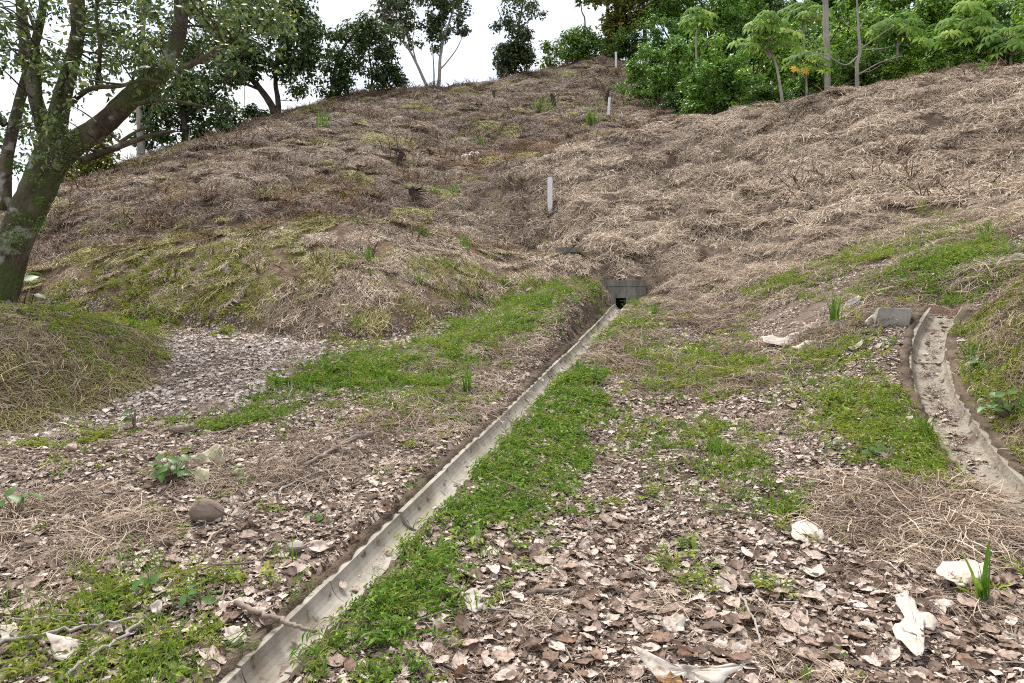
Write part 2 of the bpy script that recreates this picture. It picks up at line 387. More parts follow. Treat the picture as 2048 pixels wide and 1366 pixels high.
for a in ((60, 556, 13.6), (200, 532, 13.5), (330, 503, 13.6), (480, 475, 13.9), (620, 458, 14.1), (760, 465, 14.3), (900, 487, 14.9), (1000, 507, 15.3), (1100, 528, 15.5), (1200, 540, 15.5)): C(*a)
for a in ((640, 432, 15.6), (800, 432, 16.2), (950, 432, 17), (1100, 426, 18), (1250, 450, 17.6), (700, 405, 17.3), (480, 440, 16), (300, 470, 14.9)): C(*a)
for a in ((0, 872, 6.6), (150, 815, 7.5), (288, 765, 8.5), (310, 705, 9.9), (330, 670, 11.0)): C(*a)
for a in ((0, 690, 7.5), (110, 668, 8.5), (205, 662, 9.3), (-300, 650, 7.8), (0, 640, 10), (150, 640, 10.6), (-300, 640, 11)): C(*a)
C(0, 560, 13.5); C(-300, 570, 13); C(-700, 600, 11)
for x, y, z in ((-10, -6, -2.0), (0, -6, -1.9), (10, -6, -1.6), (-9, 1, -.5), (9, 1, .2), (0, 0.5, -.45), (-25, 5, 0), (25, 6, 4), (-30, 25, 3), (-45, 50, -2), (-30, 75, -4), (0, 90, 4), (45, 40, 13), (45, 15, 8), (40, 80, 15), (-60, 0, -4), (60, -20, 0)):
    CP.append(np.array([x, y, z], float))
CP = np.array(CP)

def _k(r2): return r2 * np.log(r2 + 1e-9)
def tps_fit(P, lam):
    n = len(P); d2 = ((P[:, None, :2] - P[None, :, :2]) ** 2).sum(-1)
    A = np.zeros((n + 3, n + 3)); A[:n, :n] = _k(d2) + lam * np.eye(n)
    A[:n, n] = 1; A[:n, n + 1:] = P[:, :2]; A[n, :n] = 1; A[n + 1:, :n] = P[:, :2].T
    return np.linalg.solve(A, np.concatenate([P[:, 2], np.zeros(3)]))
W = tps_fit(CP, 0.05)
def tps(x, y):
    x = np.atleast_1d(np.asarray(x, float)).ravel(); y = np.atleast_1d(np.asarray(y, float)).ravel()
    out = np.empty(len(x))
    for i in range(0, len(x), 40000):
        xs, ys = x[i:i + 40000], y[i:i + 40000]
        d2 = (xs[:, None] - CP[None, :, 0]) ** 2 + (ys[:, None] - CP[None, :, 1]) ** 2
        out[i:i + 40000] = _k(d2) @ W[:-3] + W[-3] + W[-2] * xs + W[-1] * ys
    return out

# graded grid
def lines(segs):
    out = [segs[0][0]]
    for a, b, s in segs:
        n = max(1, int(round((b - a) / s))); out += list(a + (b - a) * (np.arange(1, n + 1) / n))
    return np.array(out)
GX = lines([(-600, -60, 60), (-60, -26, 2), (-26, -10, .2), (-10, -5, .08), (-5, 6, .05), (6, 11, .08), (11, 26, .2), (26, 60, 2), (60, 600, 60)])
GY = lines([(-60, -6, 6), (-6, 2, .4), (2, 9, .05), (9, 17, .07), (17, 30, .12), (30, 50, .2), (50, 90, 2), (90, 900, 60)])
XX, YY = np.meshgrid(GX, GY)
BASE = tps(np.clip(XX, -55, 55), np.clip(YY, -15, 88)).reshape(XX.shape)
BANKL = np.array([at(*a)[:2] for a in ((-300, 640, 11.3), (100, 640, 12.3), (320, 657, 11.75), (500, 668, 11.35), (650, 690, 10.9), (780, 682, 11.1), (900, 642, 12.15), (1000, 614, 13.2), (1100, 602, 14.0), (1195, 590, 14.6), (1330, 540, 15.2), (1500, 505, 15.0), (1700, 455, 14.3), (1900, 420, 13.6), (2048, 400, 12.8), (2400, 330, 11.4))])
BANKT = np.array([at(*a)[:2] for a in ((-300, 570, 13.6), (60, 556, 13.6), (330, 503, 13.6), (620, 458, 14.1), (900, 487, 14.9), (1195, 541, 15.5))])
_bl = np.interp(GX, BANKL[:, 0], BANKL[:, 1]); _bt = np.interp(GX, BANKT[:, 0], BANKT[:, 1])
_zb, _zt = tps(GX, _bl) - .12, tps(GX, _bt) + .12
_D1 = np.maximum(0, tps(GX, _bt + 1.8) - (_zt - .42))
_t = (YY - _bl) / np.maximum(_bt - _bl, .3); _v = YY - _bt
_n = np.where(_t < 1, _zb + (_zt - _zb) * np.clip(_t, 0, 1) ** .68, np.where(_v < 1.8, _zt - .42 * sstep(.2, 1.3, _v), BASE - _D1 * (1 - sstep(1.8, 7.0, _v))))
_w = sstep(-14, -11, XX) * (1 - sstep(.6, 1.9, XX)) * ((_t > 0) & (_v < 7.5))
_w = _w * sstep(0, .08, _t)
BASE = BASE * (1 - _w) + _n * _w
# the gully behind the spur
_gc = np.array([at(*a)[:2] for a in ((1000, 350, 22.6), (1100, 308, 25.4), (1180, 287, 26.4), (1300, 262, 27.6), (1430, 250, 26.8), (1560, 240, 25.4))])
_gd = np.abs(YY - np.interp(XX, _gc[:, 0], _gc[:, 1]))
BASE = BASE - 1.2 * np.exp(-(_gd / 1.4) ** 2) * sstep(_gc[0, 0], _gc[2, 0], XX) * (1 - sstep(8, 12, XX))
# far off, everything sinks into flat low land
far = np.maximum(sstep(45, 90, np.abs(XX)), np.maximum(sstep(80, 140, YY), sstep(10, 40, -YY)))
BASE = BASE * (1 - far) + (-6) * far

class Field:
    def __init__(s, Z): s.Z = Z
    def __call__(s, x, y):
        x = np.asarray(x, float); y = np.asarray(y, float)
        i = np.clip(np.searchsorted(GX, x) - 1, 0, len(GX) - 2); j = np.clip(np.searchsorted(GY, y) - 1, 0, len(GY) - 2)
        u = (x - GX[i]) / (GX[i + 1] - GX[i]); v = (y - GY[j]) / (GY[j + 1] - GY[j])
        Z = s.Z
        return (Z[j, i] * (1 - u) + Z[j, i + 1] * u) * (1 - v) + (Z[j + 1, i] * (1 - u) + Z[j + 1, i + 1] * u) * v
base = Field(BASE)

def on_ground(px, py, field=None, y0=2.2, y1=70):
    """where the line of sight through a pixel first meets the land"""
    f = field or base
    Y = np.concatenate([np.arange(y0, 20, .02), np.arange(20, y1, .06)])
    x = (px - 1024.0) / F * Y; z = CAMZ + (683.0 - py) / F * Y
    h = f(x, Y)
    k = np.argmax(h >= z)
    if not (h >= z).any(): k = len(Y) - 1
    return np.array([x[k], Y[k], h[k]])

# drains: centre lines
DR = [on_ground(*p) for p in ((455, 1440), (648, 1215), (808, 1055), (953, 905), (1090, 765), (1183, 668), (1243, 598))]
DR[0] = DR[1] + (DR[1] - DR[2]) * 2.2
HW = np.array(DR[-1])                                     # foot of the culvert headwall
DRP = np.array(smooth_path([p[:2] for p in DR], 12))
D2 = [on_ground(*p) for p in ((1893, 612), (1868, 655), (1858, 705), (1868, 765), (1905, 845), (1965, 925), (2050, 1010))]
D2.append(D2[-1] + (D2[-1] - D2[-2]) * 1.0); D2.append(D2[-1] + (D2[-1] - D2[-2]) * 1.5)
D2P = np.array(smooth_path([p[:2] for p in D2], 10))

def poly_dist(x, y, P):
    """signed distance (left of travel +) and arc position along a polyline"""
    x = np.asarray(x, float); sh = x.shape; x = x.ravel(); y = np.asarray(y, float).ravel()
    best = np.full(len(x), 1e9); sg = np.zeros(len(x)); arc = np.zeros(len(x)); acc = 0
    for a, b in zip(P[:-1], P[1:]):
        d = b - a; l = np.hypot(*d)
        t = np.clip(((x - a[0]) * d[0] + (y - a[1]) * d[1]) / l ** 2, 0, 1)
        qx, qy = x - a[0] - t * d[0], y - a[1] - t * d[1]
        r = np.hypot(qx, qy); m = r < best
        best[m] = r[m]; sg[m] = np.sign(d[0] * qy - d[1] * qx)[m]; arc[m] = (acc + t * l)[m]; acc += l
    return best.reshape(sh), sg.reshape(sh), arc.reshape(sh), acc

def in_poly(x, y, P, soft=0.0):
    x = np.asarray(x, float); y = np.asarray(y, float)
    r = np.zeros(x.shape, bool)
    for (x1, y1), (x2, y2) in zip(P, np.roll(P, -1, 0)):
        c = ((y1 > y) != (y2 > y)) & (x < (x2 - x1) * (y - y1) / (y2 - y1 + 1e-12) + x1); r ^= c
    return r

def region(*pts): return np.array([on_ground(*p)[:2] for p in pts])

# drain bed levels: straight falls between measured points
dl = np.concatenate([[0], np.cumsum(np.hypot(*np.diff(DRP, axis=0).T))])
dz = base(DRP[:, 0], DRP[:, 1]); dz[:14] = np.minimum(dz[:14], dz[14])
kz = np.polyfit(dl, dz, 3); DRZ = np.polyval(kz, dl)
d2l = np.concatenate([[0], np.cumsum(np.hypot(*np.diff(D2P, axis=0).T))])
D2Z = np.polyval(np.polyfit(d2l, base(D2P[:, 0], D2P[:, 1]), 3), d2l)

near = (np.abs(XX) < 12) & (YY > -4) & (YY < 20)
Z = BASE.copy()
# relief: hummocks on the hill, small lumps in front
hillw = sstep(11.5, 15, YY) * (1 - .9 * sstep(-13, -11, XX) * (1 - sstep(0, 1.5, XX)) * (1 - sstep(.4, 2.4, YY - np.interp(XX, BANKT[:, 0], BANKT[:, 1]))))
rough = (fbm(XX * 1.1, YY * 1.1, 3) - .5) * 0.34 + (np.abs(fbm(XX * 2.6, YY * 2.6, 9) - .5) - .1) * 0.75
smallr = (fbm(XX * 2.2, YY * 2.2, 5) - .5) * 0.09 + (fbm(XX * 8, YY * 8, 6) - .5) * 0.05
gully = np.abs(fbm(XX * .5 + 9, YY * .5, 21) - .5) * -0.5 + .06
Z += (rough + gully * .5) * hillw * (1 - far) + smallr * (1 - hillw) * (1 - far)
# terracettes on the spur: trodden steps along the contour
st = np.sin((BASE + 0.5 * fbm(XX * .35, YY * .35, 31)) * 2 * math.pi / 0.85)
Z += 0.055 * st * hillw * sstep(1, 4, XX) * (1 - sstep(24, 27, YY)) * (1 - far)
# rills on the mossy cut bank
rill = np.sin((XX + YY * .25) * 7.0 + 3 * fbm(XX, YY, 41))
Z += 0.05 * rill * sstep(11.6, 12.3, YY) * (1 - sstep(13.2, 13.8, YY)) * (1 - sstep(-4, -2.5, XX))
# drains
dist, sgn, arc, total = [np.zeros_like(Z) for _ in range(3)] + [0]
dist[:] = 1e3
dd, ss, aa, total = poly_dist(XX[near], YY[near], DRP); dist[near] = dd; sgn[near] = ss; arc[near] = aa
bed = np.interp(arc, dl, DRZ)
u = arc / total
side = sstep(.45, .8, u)                                   # the drain lies deeper as it nears the culvert
onaxis = 1 - sstep(.25, 1.1, dist)
Z = Z * (1 - onaxis) + (bed + smallr * .5 + .02) * onaxis
Z += side * np.where(sgn > 0, .40, .10) * sstep(.2, .42, dist) * (1 - sstep(.7, 2.2, dist))
lipn = .105 + .045 * fbm(XX * 4, YY * 4, 71)
Z = np.where(dist < lipn, bed - .36, Z)
Z = np.where((dist >= lipn) & (dist < .24), np.clip(Z, bed + .012, bed + .03 + side * np.where(sgn > 0, .2, .04)), Z)
dist2 = np.full_like(Z, 1e3); sgn2 = np.zeros_like(Z); arc2 = np.zeros_like(Z)
dd, ss, aa, total2 = poly_dist(XX[near], YY[near], D2P); dist2[near] = dd; sgn2[near] = ss; arc2[near] = aa
bed2 = np.interp(arc2, d2l, D2Z)
onaxis = 1 - sstep(.3, 1.0, dist2)
Z = Z * (1 - onaxis) + (bed2 + smallr) * onaxis
Z += np.where(sgn2 > 0, .30, .04) * sstep(.2, .85, dist2) * (1 - sstep(.9, 2.0, dist2)) * sstep(.2, .9, arc2)
lip2 = np.where(sgn2 > 0, .125, .135) + .07 * fbm(XX * 4, YY * 4, 72)
Z = np.where(dist2 < lip2, bed2 - .34, Z)
Z = np.where((dist2 >= lip2) & (dist2 < .26), np.maximum(Z, bed2 + np.where(sgn2 > 0, .02, .012)), Z)
DIST = Field(dist); DIST2 = Field(dist2)
# the land behind the culvert headwall stands at the level of its top
hwm = (np.abs(XX - HW[0] - .12) < .72) & (YY > HW[1] + .12) & (YY < HW[1] + 1.2)
Z = np.where(hwm, np.maximum(Z, HW[2] + .46), Z)
hole = ((np.abs(XX - HW[0]) < .26) & (YY > HW[1] - .1) & (YY < HW[1] + .14)) | ((np.abs(XX - HW[0]) < .13) & (YY > HW[1] - .1) & (YY < HW[1] + .47))
Z = np.where(hole, np.minimum(Z, DRZ[-1] - .36), Z)
ground = Field(Z)
def gz(x, y): return float(ground(np.array([x]), np.array([y]))[0])
def gnormal(x, y, e=.12):
    dx = (ground(x + e, y) - ground(x - e, y)) / (2 * e); dy = (ground(x, y + e) - ground(x, y - e)) / (2 * e)
    n = np.stack([-dx, -dy, np.ones_like(dx)], -1)
    return n / np.linalg.norm(n, axis=-1, keepdims=True)
def og(px, py): return on_ground(px, py, ground)

# regions of the land, as outlines on the ground
R_TRACK = region((330, 668), (500, 668), (655, 690), (640, 720), (560, 770), (450, 830), (300, 850), (140, 880), (0, 900), (0, 875), (150, 818), (290, 765), (310, 705))
cx, cy = (XX[:-1, :-1] + XX[1:, 1:]) / 2, (YY[:-1, :-1] + YY[1:, 1:]) / 2
trackm = in_poly(cx, cy, R_TRACK)
bl = np.interp(cx, BANKL[:, 0], BANKL[:, 1])
bt = np.interp(cx, BANKT[:, 0], BANKT[:, 1])
hillm = (cy > bl)
bankm = hillm & (cy < bt) & (cx < BANKT[-1, 0]) & (cx > -14)
idx = np.arange(Z.size).reshape(Z.shape)
quads = np.stack([idx[:-1, :-1], idx[:-1, 1:], idx[1:, 1:], idx[1:, :-1]], -1)
allv = np.stack([XX, YY, Z], -1).reshape(-1, 3)
def sheet(name, mask, m):
    q = quads[mask]; used, inv = np.unique(q, return_inverse=True)
    return tag(mesh_obj(name, allv[used], inv.reshape(-1, 4), m), kind='structure')
R_BARE = region((1440, 690), (1500, 635), (1580, 588), (1680, 552), (1780, 518), (1900, 470), (1890, 490), (1770, 550), (1660, 620), (1600, 672), (1500, 705))
M['path'] = noise_mat('trodden_earth', [(0.25, (.09, .062, .045)), (0.5, (.155, .112, .083)), (0.75, (.24, .185, .14))], 7, 5, .95, .8, 50, bdist=.03)
pathm = in_poly(cx, cy, R_BARE) & ~hillm
tag(sheet('footpath', pathm, M['path']), 'bare brown earth footpath climbing toward the spur')
tag(sheet('ground', ~hillm & ~trackm & ~pathm, M['soil']), 'gently rising earth slope in front of the hill')
tag(sheet('track', trackm & ~hillm, M['track']), 'leaf-strewn dirt track curving behind the mound')
tag(sheet('bank', bankm, M['bank']), 'steep cut bank above the dirt track')
tag(sheet('hill', hillm & ~bankm, M['hill']), 'cleared hill and spur under dry cut grass')

# ------------------------------------------------------------------ drains, headwall, pegs, block
def lay_channel(name, label, P, PZ, L, mat, seclen, r, wall, rim, floor_fill=0.0, seed=1, deep=1.25):
    """precast half-round channel laid section by section along a centre line"""
    root = tag(empty(name, (*P[len(P) // 2], PZ[len(P) // 2])), label, 'drain')
    rr = random.Random(seed); s0 = 0.0
    off = np.array([P[len(P) // 2][0], P[len(P) // 2][1], PZ[len(P) // 2]])
    inner = [(-r - wall, rim), (-r, rim)]
    for k in range(1, 12):
        a = math.pi + math.pi * k / 12
        inner.append((r * math.cos(a), max(-r * deep * abs(math.sin(a)), -r * deep + floor_fill)))
    inner += [(r, rim), (r + wall, rim), (r + wall, -r * 1.5), (-r - wall, -r * 1.5)]
    n = len(inner)
    while s0 < L[-1] - 0.1:
        ln = seclen * rr.uniform(.9, 1.12); s1 = min(s0 + ln, L[-1])
        mb = MB(); V = []; steps = 4
        jx, jz, tw = rr.uniform(-.008, .008), rr.uniform(-.009, .009), rr.uniform(-.012, .012)
        for i in range(steps + 1):
            s = s0 + .006 + (s1 - s0 - .012) * i / steps
            c = np.array([np.interp(s, L, P[:, 0]), np.interp(s, L, P[:, 1])])
            e = np.array([np.interp(s + .05, L, P[:, 0]), np.interp(s + .05, L, P[:, 1])]) - np.array([np.interp(s - .05, L, P[:, 0]), np.interp(s - .05, L, P[:, 1])])
            e /= np.hypot(*e); nr = np.array([e[1], -e[0]])
            z = np.interp(s, L, PZ)
            for (a, h) in inner:
                q = c + nr * (a + jx)
                V.append(np.array([q[0], q[1], z + h + jz + a * tw]) - off)
        Fc = []
        for i in range(steps):
            for k in range(n):
                k2 = (k + 1) % n; Fc.append((i * n + k, i * n + k2, (i + 1) * n + k2, (i + 1) * n + k))
        Fc.append(tuple(range(n - 1, -1, -1))); Fc.append(tuple(steps * n + k for k in range(n)))
        mb.add(V, Fc)
        o = mb.build('channel_section', mat, root, smooth=False)
        o.data.polygons.foreach_set('use_smooth', [len(p.vertices) == 4 for p in o.data.polygons]) if False else None
        s0 = s1
    return root
lay_channel('concrete_drain', 'long straight pale concrete drain running uphill to the culvert', DRP, DRZ, dl, M['concrete'], .88, .11, .035, -.008, deep=1.1)
lay_channel('silted_drain', 'curved muddy concrete drain with a silted bed beside the rough bank', D2P, D2Z, d2l, M['silt'], 1.3, .155, .04, -.02, floor_fill=.07, seed=5)

hz = HW[2] - .05
cul = tag(empty('culvert_headwall', (HW[0], HW[1] + .1, hz)), 'weathered concrete culvert headwall with square dark opening at the drain head', 'culvert')
mb = MB(); mb.box((.04, .15, .36), (.46, .21, .065)); mb.build('cap', M['headwall'], cul, smooth=False)
mb = MB()
mb.box((-.255, .03, -.06), (.155, .08, .354)); mb.box((.295, .03, -.06), (.195, .08, .354)); mb.box((0, .03, .18), (.1, .078, .114))
mb.build('wall', M['headwall'], cul, smooth=False)
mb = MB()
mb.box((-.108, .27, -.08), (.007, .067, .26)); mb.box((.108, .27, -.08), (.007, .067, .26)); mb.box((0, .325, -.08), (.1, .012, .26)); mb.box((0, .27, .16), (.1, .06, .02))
mb.build('opening', M['dark'], cul, smooth=False)  # shallow recess, its shade put into the lining colour
for ob in list(cul.children):
    bv = ob.modifiers.new('edge', 'BEVEL'); bv.width = .008; bv.segments = 2

def peg(px, py, Y, h, w, lean, label):
    g = og(px, py); p = at(px, py, Y) if Y else g
    p = np.array([p[0], p[1], gz(p[0], p[1])])
    bm = bmesh.new(); bmesh.ops.create_cube(bm, size=1)
    for v in bm.verts:
        t = v.co.z + .5; v.co = Vector((v.co.x * w, v.co.y * w, t * (h + .3) - .3)); v.co.x += lean * max(0, v.co.z)
    bmesh.ops.bevel(bm, geom=list(bm.edges), offset=w * .14, segments=2, affect='EDGES')
    me = bpy.data.meshes.new('marker_peg'); bm.to_mesh(me); bm.free(); me.materials.append(M['peg'])
    o = bpy.data.objects.new('marker_peg', me); COL.objects.link(o); o.location = p; o.rotation_euler = (0, 0, .25)
    tag(o, label, 'marker peg', 'white marker pegs on the cleared hill')
    return p
peg(1100, 424, None, .90, .11, .0, 'largest white marker peg, standing above the culvert')
PEG2 = peg(1216, 236, None, .90, .095, .08, 'slightly leaning white marker peg halfway up the hill beside a dark stump')
peg(1232, 140, None, 1.05, .10, .0, 'smallest white marker peg on the hilltop against the trees')

# ------------------------------------------------------------------ scattered ground cover
def rot_euler(yaw, nrm, tilt=None, rng=RNG):
    """Euler angles that stand +Z along nrm after turning by yaw (vectorised, XYZ order)"""
    n = nrm.copy()
    if tilt is not None:
        n = n + rng.normal(0, 1, n.shape) * np.asarray(tilt).reshape(-1, 1); n /= np.linalg.norm(n, axis=1, keepdims=True)
    zx, zy, zz = n.T
    ax = np.stack([np.cos(yaw), np.sin(yaw), np.zeros_like(yaw)], 1)
    ax -= n * (ax * n).sum(1, keepdims=True); ax /= np.linalg.norm(ax, axis=1, keepdims=True) + 1e-9
    ay = np.cross(n, ax)
    # R = [ax ay n] columns -> euler XYZ
    ry = np.arcsin(np.clip(-ax[:, 2], -1, 1)); rx = np.arctan2(ay[:, 2], n[:, 2]); rz = np.arctan2(ax[:, 1], ax[:, 0])
    return np.stack([rx, ry, rz], 1)

def scatter(name, label, protos, pts, rots, scl, idx, tint=None):
    me = bpy.data.meshes.new(name)
    me.vertices.add(len(pts)); me.vertices.foreach_set('co', np.asarray(pts, np.float32).ravel())
    for an, ty, arr, key in (('rot', 'FLOAT_VECTOR', rots, 'vector'), ('scl', 'FLOAT', scl, 'value'), ('idx', 'INT', idx, 'value'), ('tint', 'FLOAT', tint if tint is not None else np.zeros(len(pts)), 'value')):
        a = me.attributes.new(an, ty, 'POINT')
        a.data.foreach_set(key, np.asarray(arr, np.int32 if ty == 'INT' else np.float32).ravel())
    o = bpy.data.objects.new(name, me); COL.objects.link(o)
    pc = bpy.data.collections.new(name + '_kinds')
    for p in protos: pc.objects.link(p)
    ng = bpy.data.node_groups.new(name, 'GeometryNodeTree')
    ng.interface.new_socket('Geometry', in_out='INPUT', socket_type='NodeSocketGeometry')
    ng.interface.new_socket('Geometry', in_out='OUTPUT', socket_type='NodeSocketGeometry')
    n, l = ng.nodes, ng.links
    gi, go = n.new('NodeGroupInput'), n.new('NodeGroupOutput')
    ci = n.new('GeometryNodeCollectionInfo'); ci.inputs['Collection'].default_value = pc
    ci.inputs['Separate Children'].default_value = True; ci.inputs['Reset Children'].default_value = True
    ip = n.new('GeometryNodeInstanceOnPoints'); ip.inputs['Pick Instance'].default_value = True
    def na(t, nm):
        k = n.new('GeometryNodeInputNamedAttribute'); k.data_type = t; k.inputs['Name'].default_value = nm; return k.outputs['Attribute']
    er = n.new('FunctionNodeEulerToRotation')
    l.new(na('FLOAT_VECTOR', 'rot'), er.inputs[0]); l.new(er.outputs[0], ip.inputs['Rotation'])
    l.new(na('FLOAT', 'scl'), ip.inputs['Scale']); l.new(na('INT', 'idx'), ip.inputs['Instance Index'])
    l.new(gi.outputs[0], ip.inputs['Points']); l.new(ci.outputs[0], ip.inputs['Instance']); l.new(ip.outputs[0], go.inputs[0])
    md = o.modifiers.new('scatter', 'NODES'); md.node_group = ng
    return tag(o, label, None, None, 'stuff')

# --- straw mats
def ribbon(V, Fc, pts, w, up=(0, 0, 1), taper=True):
    b = len(V); n = len(pts)
    for i, p in enumerate(pts):
        d = pts[min(i + 1, n - 1)] - pts[max(i - 1, 0)]; s = np.cross(d, up); s = s / (np.linalg.norm(s) + 1e-9)
        ww = w * (1 - .75 * (i / (n - 1)) ** 2 if taper else 1)
        V.append(p - s * ww / 2); V.append(p + s * ww / 2)
    for i in range(n - 1): Fc.append((b + 2 * i, b + 2 * i + 1, b + 2 * i + 3, b + 2 * i + 2))

def straw_mat(k, n, R, ln, w, arch, dome, seed, flow=0.0):
    rng = np.random.default_rng(seed); V = []; Fc = []
    for i in range(n):
        a = rng.uniform(0, 6.283); r = R * math.sqrt(rng.random())
        c = np.array([r * math.cos(a), r * math.sin(a), 0.0])
        th = rng.uniform(0, 6.283) if rng.random() > abs(flow) else rng.normal(0, .5)
        if dome: th = a + rng.normal(0, .7)
        L = ln * rng.uniform(.45, 1.25); bend = rng.normal(0, .55)
        hgt = arch * rng.uniform(.2, 1.3); z0 = rng.uniform(0, .025); pts = []
        q = c - np.array([math.cos(th), math.sin(th), 0]) * L * .35; tt = th - bend * .5; k_ = rng.integers(1, 5); kink = rng.normal(0, .5)
        for j in range(6):
            t = j / 5; tt += bend / 5 + (kink if j == k_ else 0) + rng.normal(0, .12)
            p = q.copy(); q = q + np.array([math.cos(tt), math.sin(tt), 0]) * L / 5
            rr = math.hypot(p[0], p[1])
            p[2] = z0 + hgt * math.sin(math.pi * min(1, t * 1.1)) + dome * max(0, 1 - (rr / (R * 1.25)) ** 2) + rng.normal(0, .006)
            pts.append(p)
        tw = np.array([rng.normal(0, .5), rng.normal(0, .5), 1.0])
        ribbon(V, Fc, pts, w * rng.uniform(.5, 1.4), tw)
    return mesh_obj('straw_mat_%02d' % k, np.array(V), np.array(Fc), M['straw'], smooth=False, link=False)
mats_far = [straw_mat(k, 230, .40, .26, .0095, .025, [0, 0, .05, .11][k % 4], 100 + k, flow=.35) for k in range(6)]
mats_near = [straw_mat(10 + k, 90, .24, .30, .0048, .022, [0, .03][k % 2], 200 + k, flow=.3) for k in range(4)]

def rand_pts(n, x0, x1, y0, y1, rng=RNG): return rng.uniform(x0, x1, n), rng.uniform(y0, y1, n)
def in_view(x, y, z, m=120):
    px = 1024 + x / y * F; py = 683 - (z - CAMZ) / y * F
    return (px > -m - 420) & (px < 2048 + m + 420) & (py > -m) & (py < 1366 + m)
blx = lambda x: np.interp(x, BANKL[:, 0], BANKL[:, 1])
btx = lambda x: np.where(x < BANKT[-1, 0], np.interp(x, BANKT[:, 0], BANKT[:, 1]), -1)

# hill, bank and spur
x, y = rand_pts(34500, -23, 23, 10.5, 49)
keep = y > blx(x) + .15
keep &= RNG.random(len(x)) < np.where(y < 24, .8, .42)
keep &= (DIST(x, y) > .55) & ~((np.abs(x - HW[0] - .1) < .75) & (np.abs(y - HW[1] + .05) < .32))
x, y = x[keep], y[keep]; z = ground(x, y)
k2 = in_view(x, y, z) ; x, y, z = x[k2], y[k2], z[k2]
nr = gnormal(x, y, .25)
crest = np.interp(x, [a[0] for a in (at(900, 0, 19), at(1000, 0, 21), at(1100, 0, 22.4), at(1300, 0, 24.3), at(1430, 0, 23.4), at(1560, 0, 22.4), at(1880, 0, 20.5), at(2048, 0, 19.5))], [19, 21, 22.6, 24.6, 24, 23.2, 21.5, 20.5])
spur = (x > -1.8) & (y < crest + .3) & (y > btx(x))
bank = (y < btx(x))
nz = fbm(x * .5, y * .5, 51); nz2 = fbm(x * .9, y * .9, 61)
tint = np.where(spur, np.clip((nz - .42) * 2.0 + RNG.normal(0, .22, len(x)), 0, .85), np.clip(.85 + (nz - .5) * 2.0 + RNG.normal(0, .25, len(x)), .3, 1.0))
tint = np.where(bank, np.clip(.18 + (nz - .5) * 1.4 + RNG.normal(0, .15, len(x)), .0, .7), tint)
tint = np.where((~spur) & ~bank & (x < 0) & (y < btx(x) + 5), np.where(tint < 1.01, 1.0, tint), tint)  # shade behind the bank lip put into the straw as a darker tint
tint = np.where((~spur) & ~bank & (nz2 < .42) & (RNG.random(len(x)) < .16), 2.7, tint)
lip = (~spur) & (y > btx(x) - .35) & (y < btx(x) + .9) & (x < 1.2) & (btx(x) > 0); tint = np.where(lip, np.where(RNG.random(len(x)) < .35, 1.95, RNG.uniform(0, .2, len(x))), tint)  # lit edge of the bank put into paler straw, some of it olive growth
ol = (~spur) & (nz2 > .60); tint = np.where(ol & (RNG.random(len(x)) < .55), 1.9, tint)
mossy = bank & (x < -3.2) & (nz2 > .36); tint = np.where(mossy, np.where(RNG.random(len(x)) < .6, 1.95, .2), tint)
RUST = [og(990, 322), og(930, 335), og(620, 405), og(1085, 300)]
for q in RUST:
    r = np.hypot(x - q[0], (y - q[1])); tint = np.where((r < .7 + .6 * nz) & ~spur & (RNG.random(len(x)) < .75), 2.8, tint)
scl = RNG.uniform(.7, 1.2, len(x)) * np.where(y > 25, 1.35, 1.0) * np.where(bank, .8, 1.0)
dens = np.where((fbm(x * 1.3, y * 1.3, 77) < .36) & ~bank, .35, 1.0) * np.where(mossy & (nz > .42), .5, 1.0)      # thin spots
kk = RNG.random(len(x)) < dens
x, y, z, nr, tint, scl, spur_k, bank_k = x[kk], y[kk], z[kk], nr[kk], tint[kk], scl[kk], spur[kk], bank[kk]
mats_bank = [straw_mat(30 + k, 230, .36, .30, .0105, .02, 0, 160 + k, flow=.8) for k in range(3)]
yawd = np.arctan2(nr[:, 1], nr[:, 0]) + RNG.normal(0, 1, len(x)) * np.where(bank_k, .3, .7)
pick = np.where(bank_k, 6 + RNG.integers(0, 3, len(x)), RNG.integers(0, 6, len(x)))
scatter('dry_grass', 'dry cut grass matted over the hill, bank and spur', mats_far + mats_bank, np.stack([x, y, z - .01], 1), rot_euler(yawd, nr, np.full(len(x), .12)), scl, pick, tint)
# long pale blades lying over the mats
mats_long = [straw_mat(20 + k, 40, .40, .42, .011, .045, [.03, .10][k % 2], 150 + k) for k in range(4)]
kk = RNG.random(len(x)) < np.where(spur_k, .16, .03)
scatter('dry_grass_blades', 'long pale dry grass blades strewn over the cut grass', mats_long, np.stack([x, y, z + .02], 1)[kk], rot_euler(RNG.uniform(0, 6.283, kk.sum()), nr[kk], np.full(kk.sum(), .15)), scl[kk], RNG.integers(0, 4, kk.sum()), np.clip(tint[kk] * .6, 0, 1.6))
